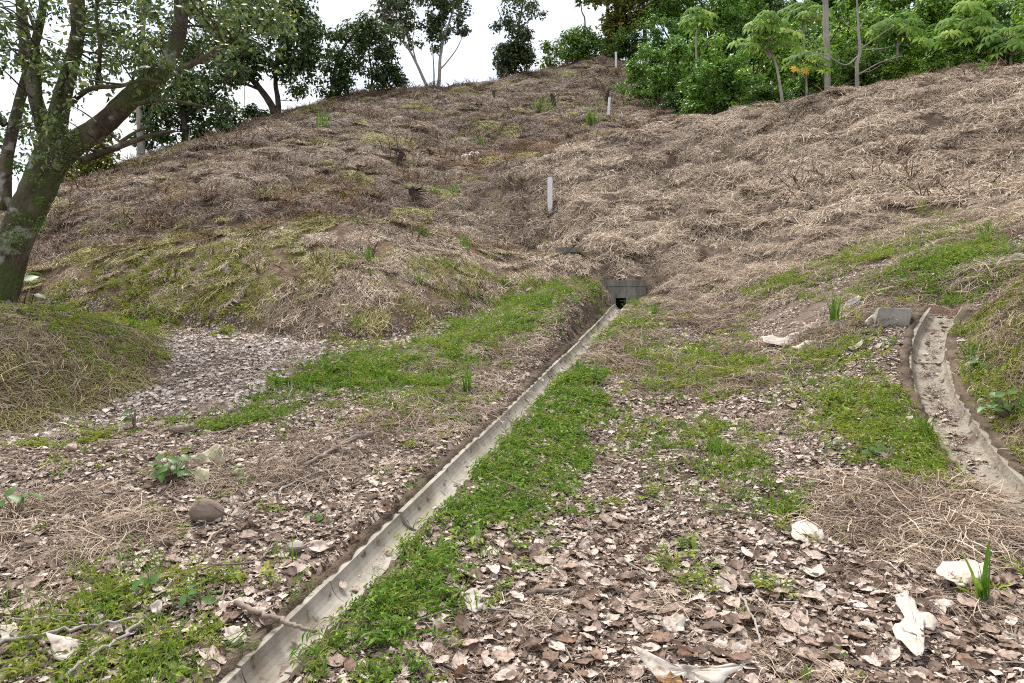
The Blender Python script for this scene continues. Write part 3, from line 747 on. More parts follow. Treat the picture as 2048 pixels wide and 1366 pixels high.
# dark stalks left standing on the hill
def stalks(k, seed):
    rng = np.random.default_rng(seed); V = []; Fc = []
    for i in range(26):
        c = np.array([rng.normal(0, .16), rng.normal(0, .16), -.03]); a = rng.uniform(0, 6.283); h = rng.uniform(.08, .30); d = np.array([math.cos(a) * h * .8, math.sin(a) * h * .8, h])
        ribbon(V, Fc, [c, c + d * .5 + np.array([0, 0, h * .15]), c + d], .016, (math.sin(a), -1, .2))
    return mesh_obj('stalks_%02d' % k, np.array(V), np.array(Fc), M['straw'], smooth=False, link=False)
stk = [stalks(k, 170 + k) for k in range(3)]
kk = RNG.random(len(x)) < np.where((x > -1.8) & (y < 24), .04, .12)
scatter('dead_stalks', 'short dark dead stalks standing in the cut grass', stk, np.stack([x, y, z], 1)[kk], rot_euler(RNG.uniform(0, 6.283, kk.sum()), nr[kk], np.full(kk.sum(), .1)), scl[kk] * RNG.uniform(.8, 1.6, kk.sum()), RNG.integers(0, 3, kk.sum()), np.full(kk.sum(), 1.0))
HLX, HLY = x.copy(), y.copy()
N_STRAW = len(x)

# straw nearer the camera: the mound, the heap by the silted drain, loose litter
R_MOUND = region((-420, 1000), (-40, 885), (150, 818), (285, 770), (305, 690), (290, 650), (200, 625), (0, 640), (-300, 650), (-520, 760))
R_HEAP = region((1640, 990), (1760, 970), (1900, 960), (2060, 1030), (2080, 1140), (1900, 1150), (1740, 1120), (1660, 1060))
R_HEAP2 = region((0, 1000), (90, 985), (260, 990), (330, 1060), (180, 1150), (0, 1180))
R_HEAP3 = region((480, 900), (560, 880), (720, 860), (760, 900), (700, 960), (560, 990), (400, 990), (330, 960))
R_RBANK = region((1940, 640), (2060, 560), (2400, 480), (2600, 900), (2250, 1020), (2070, 925), (2000, 880), (1945, 800), (1915, 720))
R_UPR = region((1190, 690), (1330, 560), (1700, 450), (2060, 395), (2060, 560), (1900, 600), (1700, 680), (1500, 780), (1300, 800), (1200, 740))
R_LBANK = region((700, 880), (790, 740), (900, 670), (1190, 600), (1215, 590), (1100, 690), (950, 850), (880, 900))
px_, py_, sc_, ti_ = [], [], [], []
def fill(R, n, s0, s1, t0, t1, only=None):
    x = RNG.uniform(R[:, 0].min(), R[:, 0].max(), n); y = RNG.uniform(R[:, 1].min(), R[:, 1].max(), n)
    k = in_poly(x, y, R) & ~in_poly(x, y, R_BARE) & (DIST(x, y) > .33) & (DIST2(x, y) > .36)
    if only is not None: k &= only(x, y)
    px_.append(x[k]); py_.append(y[k]); sc_.append(RNG.uniform(s0, s1, k.sum())); ti_.append(RNG.uniform(t0, t1, k.sum()))
fill(R_MOUND, 1100, .9, 1.4, .5, 2.0); fill(R_HEAP, 110, .7, 1.2, 0, .9); fill(R_HEAP2, 50, .8, 1.1, .1, .7); fill(R_HEAP3, 50, .6, 1.0, .5, 1.0)
fill(R_RBANK, 800, .7, 1.2, .2, 1.6); fill(R_UPR, 1700, .8, 1.4, .1, 1.3, lambda x, y: fbm(x * 1.2, y * 1.2, 91) > .44); fill(R_LBANK, 420, .8, 1.2, .0, 1.2)
R_PATH = region((1330, 590), (1340, 545), (1500, 515), (1700, 465), (1900, 430), (2060, 405), (2060, 445), (1900, 470), (1700, 520), (1550, 560), (1420, 610))
fill(R_PATH, 900, .9, 1.5, 0, .35)
R_FRONT = np.array([(-4.2, 2.4), (4.2, 2.4), (6, 9), (2.5, 12), (-6, 9)])
fill(R_FRONT, 520, .4, .8, .1, 1.0)
x, y, s, t = map(np.concatenate, (px_, py_, sc_, ti_)); z = ground(x, y)
hp = in_poly(x, y, R_HEAP); z = z + hp * RNG.uniform(0, .03, len(x))
scatter('straw_litter', 'loose dry straw lying on the mound and slope', mats_near, np.stack([x, y, z], 1), rot_euler(RNG.uniform(0, 6.283, len(x)), gnormal(x, y, .15), np.full(len(x), .1)), s, RNG.integers(0, 4, len(x)), t)

# --- dead leaves
LDESC = []
def dead_leaf(k, seed):
    rng = np.random.default_rng(seed); L = 1.0; wd = rng.uniform(.5, .75); nx, ny = 5, 9
    curl, arch, tw = rng.uniform(-.5, .7), rng.uniform(-.25, .42), rng.normal(0, .28); V = []; Fc = []
    prof = [.10, .50, .78, .95, 1.0, .93, .76, .46, .04]
    edge = rng.normal(0, .05, (2, ny))
    for j in range(ny):
        t = j / (ny - 1) - .5
        for i in range(nx):
            u = (i / (nx - 1) - .5) * 2
            w = wd * .5 * prof[j] * (1 + edge[0 if u < 0 else 1, j])
            xx = u * w
            V.append((xx, t * L * (1 + .03 * u), curl * (u * w) ** 2 * 2.2 + arch * (.25 - t * t) * .6 + tw * xx * t + rng.normal(0, .028) + .03 * abs(u)))
    for j in range(ny - 1):
        for i in range(nx - 1):
            a = j * nx + i; Fc.append((a, a + 1, a + nx + 1, a + nx))
    V.append((-.008, -.5, .02)); V.append((.012, -.5, .02)); V.append((.01, -.68, .05)); V.append((-.006, -.68, .05))
    n = len(V); Fc.append((n - 4, n - 3, n - 2, n - 1))
    V = np.array(V); V[:, 2] -= V[:, 2].min()
    LDESC.append('cupped' if curl > .3 else ('domed' if curl < -.25 else ('broad' if wd > .65 else ('narrow' if wd < .57 else ('arched' if arch > .2 else 'flattish')))))
    return mesh_obj('dead_leaf_%02d' % k, V, np.array(Fc), M['dead_leaf'], link=False)
leafp = [dead_leaf(k, 300 + k) for k in range(10)]

G = [region((560, 1400), (690, 1195), (830, 1045), (930, 955), (1000, 865), (1100, 785), (1190, 742), (1200, 790), (1160, 850), (1150, 930), (1130, 1010), (1080, 1060), (960, 1085), (880, 1150), (910, 1230), (840, 1310), (820, 1400)),
     region((-20, 1400), (-20, 1250), (130, 1200), (200, 1150), (330, 1130), (430, 1180), (440, 1260), (380, 1400)),
     region((330, 855), (500, 825), (640, 745), (740, 702), (830, 712), (770, 770), (700, 800), (600, 835), (450, 862)),
     region((830, 690), (900, 650), (1000, 620), (1090, 602), (1190, 602), (1140, 650), (1100, 680), (1000, 720), (920, 770), (830, 780)),
     region((0, 895), (100, 862), (270, 850), (220, 890), (60, 925)),
     region((1620, 820), (1720, 790), (1850, 790), (1900, 860), (1960, 950), (2000, 1005), (1900, 1000), (1760, 960), (1650, 900)),
     region((1230, 870), (1330, 840), (1460, 850), (1500, 900), (1560, 960), (1600, 1020), (1500, 1040), (1400, 1010), (1300, 940)),
     region((1490, 592), (1600, 545), (1750, 492), (1900, 452), (1915, 470), (1760, 520), (1620, 575), (1510, 605)),
     region((1630, 610), (1700, 560), (1850, 500), (1980, 490), (2050, 520), (1950, 580), (1850, 610), (1740, 605)),
     region((1935, 640), (2060, 570), (2400, 520), (2500, 900), (2200, 960), (2070, 900), (2000, 870), (1945, 790), (1920, 720)),
     region((1180, 700), (1255, 645), (1320, 610), (1335, 640), (1260, 690), (1200, 740)),
     region((1270, 700), (1500, 720), (1500, 800), (1300, 800)),
     region((0, 640), (120, 625), (290, 640), (280, 680), (100, 680), (0, 720)),
     region((1590, 700), (1700, 680), (1720, 760), (1600, 830)),
     region((720, 760), (850, 740), (960, 780), (880, 850), (760, 840)),
     region((1230, 1090), (1400, 1080), (1480, 1120), (1420, 1200), (1280, 1200))]
G.append(region((70, 610), (200, 545), (420, 512), (520, 565), (480, 650), (300, 652), (100, 650)))
G.append(region((0, 720), (150, 690), (280, 680), (290, 740), (150, 800), (0, 850)))
GD = [440, 270, 310, 170, 190, 300, 190, 230, 240, 330, 190, 140, 260, 190, 120, 110, 150, 170]
GF = [.35, .1, .15, .05, .1, .2, .08, .2, .15, .35, .1, .08, .2, .1, .05, .05, .3, .25]          # sprigs per square metre
GT = [.1, .5, .25, .3, .7, .5, .45, .6, .35, .7, .3, .7, .6, .6, .5, .3, .95, .6]
def green_cover(x, y):
    g = np.zeros(len(x))
    for R, d in zip(G, GD): g = np.maximum(g, in_poly(x, y, R) * d / 330.0)
    return g
# small green sprigs
def sprig(k, seed, nst, leaves, ll, lw, hgt, spread):
    rng = np.random.default_rng(seed); V = []; Fc = []
    for s in range(nst):
        a = rng.uniform(0, 6.283); ln = rng.uniform(.4, 1) * spread; h = hgt * rng.uniform(.5, 1.1); b0 = rng.normal(0, .015, 2)
        st = [np.array([b0[0] + math.cos(a) * ln * t, b0[1] + math.sin(a) * ln * t, h * math.sin(t * 1.75)]) for t in np.linspace(0, 1, 4)]
        ribbon(V, Fc, st, .003)
        for q in range(leaves):
            t = (q + .6) / leaves; p = np.array([np.interp(t, np.linspace(0, 1, 4), [w[i] for w in st]) for i in range(3)])
            th = a + (1 if q % 2 else -1) * rng.uniform(.5, 1.4); L = ll * rng.uniform(.6, 1.2); el = rng.uniform(-.1, .8)
            d = np.array([math.cos(th) * math.cos(el), math.sin(th) * math.cos(el), math.sin(el)])
            sd = np.cross(d, (0, 0, 1)); sd /= np.linalg.norm(sd); up = np.cross(sd, d); w = lw * rng.uniform(.7, 1.2); b = len(V)
            V += [p, p + d * L * .45 + sd * w / 2 + up * .004, p + d * L * .5 - up * .003, p + d * L * .45 - sd * w / 2 + up * .004, p + d * L - np.array([0, 0, L * .2])]
            Fc += [(b, b + 1, b + 2, b + 2), (b + 1, b + 4, b + 2, b + 2), (b, b + 2, b + 3, b + 3), (b + 2, b + 4, b + 3, b + 3)]
    Fc = [q if q[2] != q[3] else q[:3] for q in Fc]
    return mesh_obj('sprig_%02d' % k, V, Fc, M['weed'], smooth=False, link=False)
spr = [sprig(k, 400 + k, 6, 6, [.034, .026, .040, .030][k], [.010, .012, .010, .013][k], [.05, .035, .07, .045][k], .075) for k in range(4)] + [sprig(4 + k, 420 + k, 5, 4, .085, .006, .075, .07) for k in range(2)] + [sprig(6, 431, 5, 4, .024, .020, .04, .06), sprig(7, 432, 3, 5, .055, .022, .06, .09)]
xs, ys, ts = [], [], []
for R, d, tt, gf in zip(G, GD, GT, GF):
    a = (R[:, 0].max() - R[:, 0].min()) * (R[:, 1].max() - R[:, 1].min()); n = int(a * d)
    x, y = rand_pts(n, R[:, 0].min(), R[:, 0].max(), R[:, 1].min(), R[:, 1].max())
    wob = (fbm(x * 2.5, y * 2.5, 15) - .5) * 1.9 + RNG.normal(0, .24, n)
    k = in_poly(x + wob * .5, y + (fbm(x * 2.5, y * 2.5, 16) - .5) * 1.3 + RNG.normal(0, .2, n), R) & ~in_poly(x, y, R_BARE) & (DIST(x, y) > .19) & (DIST2(x, y) > .25)
    k &= RNG.random(n) < sstep(.36, .56, fbm(x * 3.0, y * 3.0, 25)) * (1 - gf) + gf
    xs.append(x[k]); ys.append(y[k]); ts.append(np.clip(tt + RNG.normal(0, .25, k.sum()), 0, 1.0 if tt > .9 else 1.6))
# stray sprigs everywhere in front, and a few on the hill
x, y = rand_pts(2600, -7, 8, 2.4, 14); k = (DIST(x, y) > .3) & (DIST2(x, y) > .35) & (fbm(x * 1.5, y * 1.5, 35) > .50) & ~in_poly(x, y, R_TRACK)
xs.append(x[k]); ys.append(y[k]); ts.append(RNG.uniform(0, 1.3, k.sum()))
x, y = rand_pts(2600, -16, 13, 12, 26); k = (y > blx(x)) & (fbm(x * .8, y * .8, 36) > .60)
xs.append(x[k]); ys.append(y[k]); ts.append(RNG.uniform(.4, 1.0, k.sum()))
x, y, t = map(np.concatenate, (xs, ys, ts)); z = ground(x, y)
pick = RNG.choice(8, len(x), p=[.16, .16, .12, .14, .12, .12, .12, .06])
scatter('green_weeds', 'low green weeds creeping over the slope beside the drains', spr, np.stack([x, y, z], 1), rot_euler(RNG.uniform(0, 6.283, len(x)), gnormal(x, y, .15), np.full(len(x), .1)), RNG.uniform(.6, 1.35, len(x)) * np.where(y > 8, 1.25, 1.0), pick, t)
N_WEED = len(x)

# leaves on the ground
x, y = rand_pts(112000, -8, 8, 2.0, 12.5)
z = ground(x, y)
gc = green_cover(x, y)
ldens = np.where(y < 8.2, .95, np.where(x > .5, .2, .45)) * (1 - .4 * gc) * (1 - .95 * in_poly(x, y, R_BARE)) * (1 - .8 * in_poly(x, y, R_HEAP)) * (1 - .75 * in_poly(x, y, R_MOUND)) * (1 - .6 * in_poly(x, y, R_RBANK))
ldens *= np.where(in_poly(x, y, R_TRACK), 1.6, 1.0) * np.where((x > 3.0) & (y > 6.5), .45, 1.0) * (.38 + .85 * sstep(.34, .54, fbm(x * 1.4, y * 1.4, 45)))
ldens *= np.where(in_poly(x, y, R_HEAP2), .5, 1.0)
k = (RNG.random(len(x)) < ldens) & in_view(x, y, z, 60) & (y < blx(x) + .2) & (DIST(x, y) > .19) & (DIST2(x, y) > .25)
x, y, z = x[k], y[k], z[k]
size = np.exp(RNG.normal(0, .36, len(x))) * np.where(in_poly(x, y, R_TRACK), .062, .060) * np.where(y < 4.2, 1.05, 1.0)
size = np.clip(size, .03, .125)
gc = gc[k]
rot = rot_euler(RNG.uniform(0, 6.283, len(x)), gnormal(x, y, .12), RNG.uniform(.06, .42, len(x)))
zz = z + RNG.uniform(-.004, .030, len(x)) - .1 * size
pk = RNG.integers(0, 10, len(x))
# the leaves that show largest are things of their own
px = 1024 + x / y * F; py = 683 - (z - CAMZ) / y * F
score = size / y + (RNG.random(len(x)) * .004); score[(px < 15) | (px > 2030) | (py > 1350) | (y > 6.5)] = -1; score[gc > .3] = -1
order = np.argsort(-score)[:300]
rest = np.ones(len(x), bool); rest[order] = False
ontr = in_poly(x, y, R_TRACK)
def pale(o):
    c = o.copy(); c.data = o.data.copy(); c.data.materials.clear(); c.data.materials.append(M['dead_leaf_pale']); return c
scatter('leaf_litter', 'dry fallen leaves carpeting the slope', leafp, np.stack([x, y, zz], 1)[rest & ~ontr], rot[rest & ~ontr], size[rest & ~ontr], pk[rest & ~ontr])
scatter('bleached_litter', 'pale bleached leaves strewn on the dirt track', [pale(o) for o in leafp], np.stack([x, y, zz], 1)[rest & ontr], rot[rest & ontr], size[rest & ontr], pk[rest & ontr])
N_LEAF = int(rest.sum())
LM = [('coconut', 412, 1035), ('grey stone', 592, 1100), ('curled pale leaf', 1380, 1340), ('white folded leaf', 1820, 1260), ('flat whitish leaf', 1910, 1155), ('cream torn leaf', 415, 930), ('drain branch', 560, 1258), ('yellow-scrap leaf', 1615, 1065),
      ('broad round pale leaf', 945, 1195), ('buried stick', 1095, 1195), ('crumpled grey leaf', 1690, 1012), ('heart-leaf seedling', 400, 1215), ('long grey stick', 150, 1285), ('curved thin root', 1120, 1315), ('thin dead stem', 1500, 1245), ('pale flat leaf', 1348, 1250), ('low grass tuft', 1440, 915), ('dead branch', 680, 905), ('green shoot', 1610, 1360), ('broad grass', 1968, 1215)]
for i in order:
    o = bpy.data.objects.new('fallen_leaf', leafp[pk[i]].data); COL.objects.link(o)
    o.location = (x[i], y[i], zz[i] + .018); o.rotation_euler = rot[i]; o.scale = (size[i],) * 3
    qx, qy = px[i], py[i]; nm, lx, ly = min(LM, key=lambda m: (m[1] - qx) ** 2 + ((m[2] - qy) * 1.6) ** 2)
    dx, dy = qx - lx, (qy - ly) * 1.6; dd_ = math.hypot(dx, dy)
    way = ('right of' if dx > 0 else 'left of') if abs(dx) > 1.6 * abs(dy) else (('in front of' if dy > 0 else 'behind') if abs(dy) > 1.6 * abs(dx) else (('in front and ' if dy > 0 else 'behind and ') + ('right of' if dx > 0 else 'left of')))
    how = 'just' if dd_ < 70 else ('slightly' if dd_ < 150 else 'well')
    tip = Matrix.Rotation(0, 3, 'X') @ Vector((0, 1, 0)); tip.rotate(o.rotation_euler)
    aim = ('right' if tip.x > 0 else 'left') if abs(tip.x) > abs(tip.y) else ('uphill' if tip.y > 0 else 'downhill')
    sz_ = 'big' if size[i] > .105 else ('large' if size[i] > .088 else 'smaller')
    lab_ = '%s %s fallen leaf pointing %s %s %s the %s' % (sz_, LDESC[pk[i]], aim, how, way, nm)
    if len(lab_.replace('-', ' ').split()) > 16: lab_ = lab_.replace(' pointing ' + aim, '')
    tag(o, lab_, 'leaf', 'large fallen leaves in the litter')
# a few leaves blown into the silted drain
#@@PART3

def crumbs(k, seed, n=70, R=.16):
    rng = np.random.default_rng(seed); V = []; Fc = []
    for i in range(n):
        a = rng.uniform(0, 6.283); r = R * math.sqrt(rng.random()); c = np.array([r * math.cos(a), r * math.sin(a), rng.uniform(0, .012)])
        if i % 4 == 0:
            th = rng.uniform(0, 6.283); d = np.array([math.cos(th), math.sin(th), rng.normal(0, .1)]) * rng.uniform(.02, .06); ribbon(V, Fc, [c - d, c, c + d], .003, (rng.normal(), rng.normal(), 1), False); continue
        s = rng.uniform(.004, .013); b = len(V); q = rng.normal(0, 1, (4, 3)) * np.array([.38, .38, .35]); base4 = np.array([(-1, -.6, 0), (.8, -.9, 0), (1, .7, 0), (-.7, .8, 0)])
        t = rng.uniform(0, 6.283); rt = np.array([[math.cos(t), -math.sin(t), 0], [math.sin(t), math.cos(t), 0], [0, 0, 1]])
        V += list(c + ((base4 + q) @ rt.T) * s); Fc.append((b, b + 1, b + 2, b + 3))
    return mesh_obj('crumbs_%02d' % k, np.array(V), np.array(Fc), M['crumb'], smooth=False, link=False)
crp = [crumbs(k, 600 + k) for k in range(4)]
x, y = rand_pts(12500, -8.5, 8.5, 2.0, 13.5); z = ground(x, y)
k = in_view(x, y, z, 60) & (y < blx(x) + .3) & (DIST(x, y) > .21) & (DIST2(x, y) > .28) & (~in_poly(x, y, R_BARE) | (RNG.random(len(x)) < .35))
x, y, z = x[k], y[k], z[k]
# bits washed into the silted drain
s_ = RNG.uniform(0, d2l[-1], 260); o_ = RNG.normal(0, .055, 260)
tx = np.interp(s_ + .05, d2l, D2P[:, 0]) - np.interp(s_ - .05, d2l, D2P[:, 0]); ty = np.interp(s_ + .05, d2l, D2P[:, 1]) - np.interp(s_ - .05, d2l, D2P[:, 1]); tl = np.hypot(tx, ty) + 1e-9
bx_ = np.interp(s_, d2l, D2P[:, 0]) + ty / tl * o_; by_ = np.interp(s_, d2l, D2P[:, 1]) - tx / tl * o_; bz_ = np.interp(s_, d2l, D2Z) - .155 * 1.25 + .07 + .004 + np.maximum(0, np.abs(o_) - .09) * .9
x = np.concatenate([x, bx_[:120]]); y = np.concatenate([y, by_[:120]]); z = np.concatenate([z, bz_[:120]])
nrm = gnormal(x, y, .12); nrm[-120:] = (0, -.15, 1)
scatter('leaf_crumbs', 'brown crumbs of broken leaf and twig over the soil', crp, np.stack([x, y, z + .004], 1), rot_euler(RNG.uniform(0, 6.283, len(x)), nrm), np.where(np.arange(len(x)) < len(x) - 120, np.minimum(RNG.uniform(.8, 1.5, len(x)), (np.minimum(DIST(x, y) - .18, DIST2(x, y) - .24)) / .17), .5), RNG.integers(0, 4, len(x)))
nb = 140
scatter('drain_litter', 'scattered dead leaves and bits lying in the silted drain', [o.copy() for o in leafp], np.stack([bx_[120:], by_[120:], bz_[120:] + .006], 1), rot_euler(RNG.uniform(0, 6.283, nb), np.tile(np.array([[0, -.15, 1.0]]), (nb, 1)), np.full(nb, .25)), RNG.uniform(.035, .085, nb), RNG.integers(0, 10, nb))

# loose twigs on the litter, pale flecks of leaf on the hill
def twig(k, seed):
    rng = np.random.default_rng(seed); mb = MB(); p = np.array([0., 0, .006]); th = 0; pts = [p]
    for i in range(6):
        th += rng.normal(0, .28); p = p + np.array([math.cos(th), math.sin(th), rng.normal(0, .12)]) * .06; pts.append(p)
    mb.tube(pts, np.linspace(.006, .0025, 7), 5)
    a = pts[3]; mb.tube([a, a + np.array([.05, .05 * (1 if k % 2 else -1), .02]), a + np.array([.12, .07 * (1 if k % 2 else -1), .02])], [.0035, .0025, .0015], 4)
    o = mb.build('twig_%02d' % k, M['stick_grey'] if k % 3 == 0 else M['stick'], link=False); return o
tw = [twig(k, 700 + k) for k in range(6)]
x, y = rand_pts(1500, -5.5, 6, 2.4, 10); z = ground(x, y); kd = fbm(x * .9, y * .9, 95)
k = in_view(x, y, z, 40) & (DIST(x, y) > .6) & (DIST2(x, y) > .65) & (RNG.random(1500) < np.where((x < 0) & (y < 7.5), .75, .35)) & ~in_poly(x, y, R_TRACK)
x, y, z = x[k], y[k], z[k]
scatter('loose_twigs', 'thin dead twigs lying on the leaf litter', tw, np.stack([x, y, z + .025], 1), rot_euler(RNG.uniform(0, 6.283, len(x)), gnormal(x, y, .15), np.full(len(x), .15)), np.clip(np.exp(RNG.normal(-.25, .4, len(x))), .3, 1.15), RNG.integers(0, 6, len(x)))
kk = (RNG.random(len(HLX)) < .07) & (HLX < 8) ; x, y = HLX[kk] + .2, HLY[kk] - .1; z = ground(x, y)
scatter('hill_litter', 'pale dead leaves caught in the cut grass of the hill', [o.copy() for o in leafp], np.stack([x, y, z + .05], 1), rot_euler(RNG.uniform(0, 6.283, len(x)), gnormal(x, y, .2), np.full(len(x), .5)), RNG.uniform(.08, .20, len(x)), RNG.integers(0, 10, len(x)))

# silt, crumbs and leaves lying in the straight drain
nd = 260; s_ = dl[-1] * RNG.random(nd) ** .8; o_ = RNG.normal(0, .04, nd)
tx = np.interp(s_ + .05, dl, DRP[:, 0]) - np.interp(s_ - .05, dl, DRP[:, 0]); ty = np.interp(s_ + .05, dl, DRP[:, 1]) - np.interp(s_ - .05, dl, DRP[:, 1]); tl = np.hypot(tx, ty) + 1e-9
bx_ = np.interp(s_, dl, DRP[:, 0]) + ty / tl * o_; by_ = np.interp(s_, dl, DRP[:, 1]) - tx / tl * o_; bz_ = np.interp(s_, dl, DRZ) - np.sqrt(np.maximum(.0004, .11 ** 2 - o_ ** 2)) * 1.1 + .006
scatter('drain_crumbs', 'crumbs of leaf and twig lying in the straight drain', [o.copy() for o in crp], np.stack([bx_, by_, bz_], 1)[:150], rot_euler(RNG.uniform(0, 6.283, 150), np.tile(np.array([[0, -.2, 1.0]]), (150, 1))), RNG.uniform(.22, .42, 150), RNG.integers(0, 4, 150))
scatter('drain_leaves', 'dead leaves lying in the straight drain', [o.copy() for o in leafp], np.stack([bx_, by_, bz_ + .006], 1)[150:], rot_euler(RNG.uniform(0, 6.283, 110), np.tile(np.array([[0, -.2, 1.0]]), (110, 1)), np.full(110, .25)), RNG.uniform(.03, .07, 110), RNG.integers(0, 10, 110))

# ------------------------------------------------------------------ trees
T2 = (np.array([(0, 0, 0), (.27, .45, .06), (0, 1, -.14), (-.27, .45, .06)]), np.array([(0, 1, 2), (0, 2, 3)]))
T4 = (np.array([(0, 0, 0), (.26, .42, .07), (0, .5, -.01), (-.26, .42, .07), (0, 1, -.16)]), np.array([(0, 1, 2), (1, 4, 2), (0, 2, 3), (2, 4, 3)]))
def lobed_template(lobes=9):
    V = [(0, 0, .0)]; Fc = []
    for k in range(lobes):
        a = -2.6 + 5.2 * k / (lobes - 1); L = 1.0 - .28 * abs(a) / 2.6; da = .25
        b = len(V)
        V += [(math.sin(a - da) * L * .62, math.cos(a - da) * L * .62, -.10), (math.sin(a) * L, math.cos(a) * L, -.32), (math.sin(a + da) * L * .62, math.cos(a + da) * L * .62, -.10), (math.sin(a) * L * .6, math.cos(a) * L * .6, .02)]
        Fc += [(0, b, b + 3), (0, b + 3, b + 2), (b, b + 1, b + 3), (b + 3, b + 1, b + 2)]
    return np.array(V), np.array(Fc)
TL = lobed_template()

def place_leaves(pos, nrm, size, tmpl, rng):
    """copies of a leaf template at pos, lying roughly across nrm, pointing anywhere"""
    n = len(pos); tv, tf = tmpl
    nz = nrm / (np.linalg.norm(nrm, axis=1, keepdims=True) + 1e-9)
    d = rng.normal(0, 1, (n, 3)); d[:, 2] -= .35; d -= nz * (d * nz).sum(1, keepdims=True); d /= np.linalg.norm(d, axis=1, keepdims=True) + 1e-9
    sx = np.cross(d, nz)
    V = pos[:, None, :] + size[:, None, None] * (tv[None, :, 0:1] * sx[:, None, :] + tv[None, :, 1:2] * d[:, None, :] + tv[None, :, 2:3] * nz[:, None, :])
    Fc = tf[None] + (np.arange(n) * len(tv))[:, None, None]
    return V.reshape(-1, 3), Fc.reshape(-1, tf.shape[1])

def cluster_leaves(cl, size, tmpl, rng, up=.7, shell=.45):
    """cl: rows x, y, z, radius, count, flatness"""
    P = []; Nn = []
    for x, y, z, r, n, fl in cl:
        n = int(n); d = rng.normal(0, 1, (n, 3)); d /= np.linalg.norm(d, axis=1, keepdims=True)
        rr = r * rng.random(n) ** shell
        P.append(np.array([x, y, z]) + d * rr[:, None] * np.array([1, 1, fl])); Nn.append(d * .8 + np.array([0, 0, up]) + rng.normal(0, .45, (n, 3)))
    P = np.concatenate(P); Nn = np.concatenate(Nn)
    return place_leaves(P, Nn, size * np.exp(rng.normal(0, .22, len(P))), tmpl, rng)

def make_tree(name, label, basep, limbs, cl, leafm, barkm, lsize, tmpl=T2, seed=0, group=None, twig=.02, cat='tree', seg=8, up=.7, wob=.05, link_twigs=True, extra=None, flute=0.0):
    rng = np.random.default_rng(seed); basep = np.asarray(basep, float)
    root = tag(empty(name, basep), label, cat, group)
    mb = MB(); nodes = []
    for pts, r0, r1 in limbs:
        path = smooth_path([np.asarray(p, float) - basep for p in pts], 5, 0.0, seed)
        n = len(path); rad = [r0 + (r1 - r0) * (i / (n - 1)) ** .85 for i in range(n)]
        mb.tube(path, rad, seg, True, wob, seed + len(nodes), flute); nodes += [(p, r) for p, r in zip(path, rad)]
    NP = np.array([p for p, r in nodes]); NR = np.array([r for p, r in nodes])
    cl = np.asarray(cl, float).copy()
    if len(cl):
        cl[:, :3] -= basep
        if link_twigs:
            for c in cl:
                d = NP - c[:3]; dist = np.linalg.norm(d, axis=1) + np.maximum(0, NP[:, 2] - c[2]) * .8
                a = NP[np.argmin(dist)]; ra = min(twig, NR[np.argmin(dist)] * .6)
                mid = (a + c[:3]) / 2 + rng.normal(0, .12, 3) * np.linalg.norm(a - c[:3]) + np.array([0, 0, .05])
                mb.tube(smooth_path([a, mid, c[:3]], 4), np.linspace(ra, ra * .25, 9), 4, False)
    tr = mb.build('trunk', barkm, root)
    if len(cl):
        V, Fc = cluster_leaves(cl, lsize, tmpl, rng, up)
        mesh_obj('crown', V, Fc, leafm, root, smooth=False)
    if extra: extra(root, basep, rng)
    return root

def ell(px, py, rx, ry, Y, cnt, rad, n, dY=None, flat=.8, rng=None, Yj=1.0):
    """cluster centres inside an ellipse given by its centre and half-sizes in the photograph, at depth Y"""
    rng = rng or np.random.default_rng(abs(int(px * 7 + py * 3 + cnt))); out = []
    while len(out) < cnt:
        a, b = rng.uniform(-1, 1, 2)
        if a * a + b * b > 1: continue
        y = Y + rng.uniform(-1, 1) * (dY if dY is not None else rx / F * Y * .8)
        p = at(px + a * rx, py + b * ry, y)
        out.append((*p, rad * rng.uniform(.7, 1.25), n * rng.uniform(.7, 1.3), flat))
    return out

# --- the big mossy tree
Yb = 11.4
def bt_(px, py, dy=0): return at(px, py, Yb + dy)
b0 = bt_(-18, 640); b0[2] = gz(b0[0], b0[1]) - .15
cl = ell(150, 40, 190, 130, Yb, 52, .34, 40, 1.6) + ell(60, 170, 90, 150, Yb, 24, .30, 32, 1.3) + ell(330, 40, 180, 110, Yb, 46, .34, 42, 1.4) + ell(260, 130, 110, 70, Yb, 18, .28, 34, 1.0) + ell(520, 60, 90, 60, Yb, 14, .3, 34, 1.0)
cl += ell(480, -20, 130, 90, Yb + .5, 16, .34, 55, 1.2) + ell(100, 265, 60, 60, Yb - .6, 6, .16, 26, .4) + ell(200, -160, 330, 110, Yb, 40, .45, 60, 2.0) + ell(-120, 60, 120, 200, Yb, 20, .4, 55, 1.5)
cl += ell(350, 200, 60, 40, Yb, 5, .22, 34, .6)
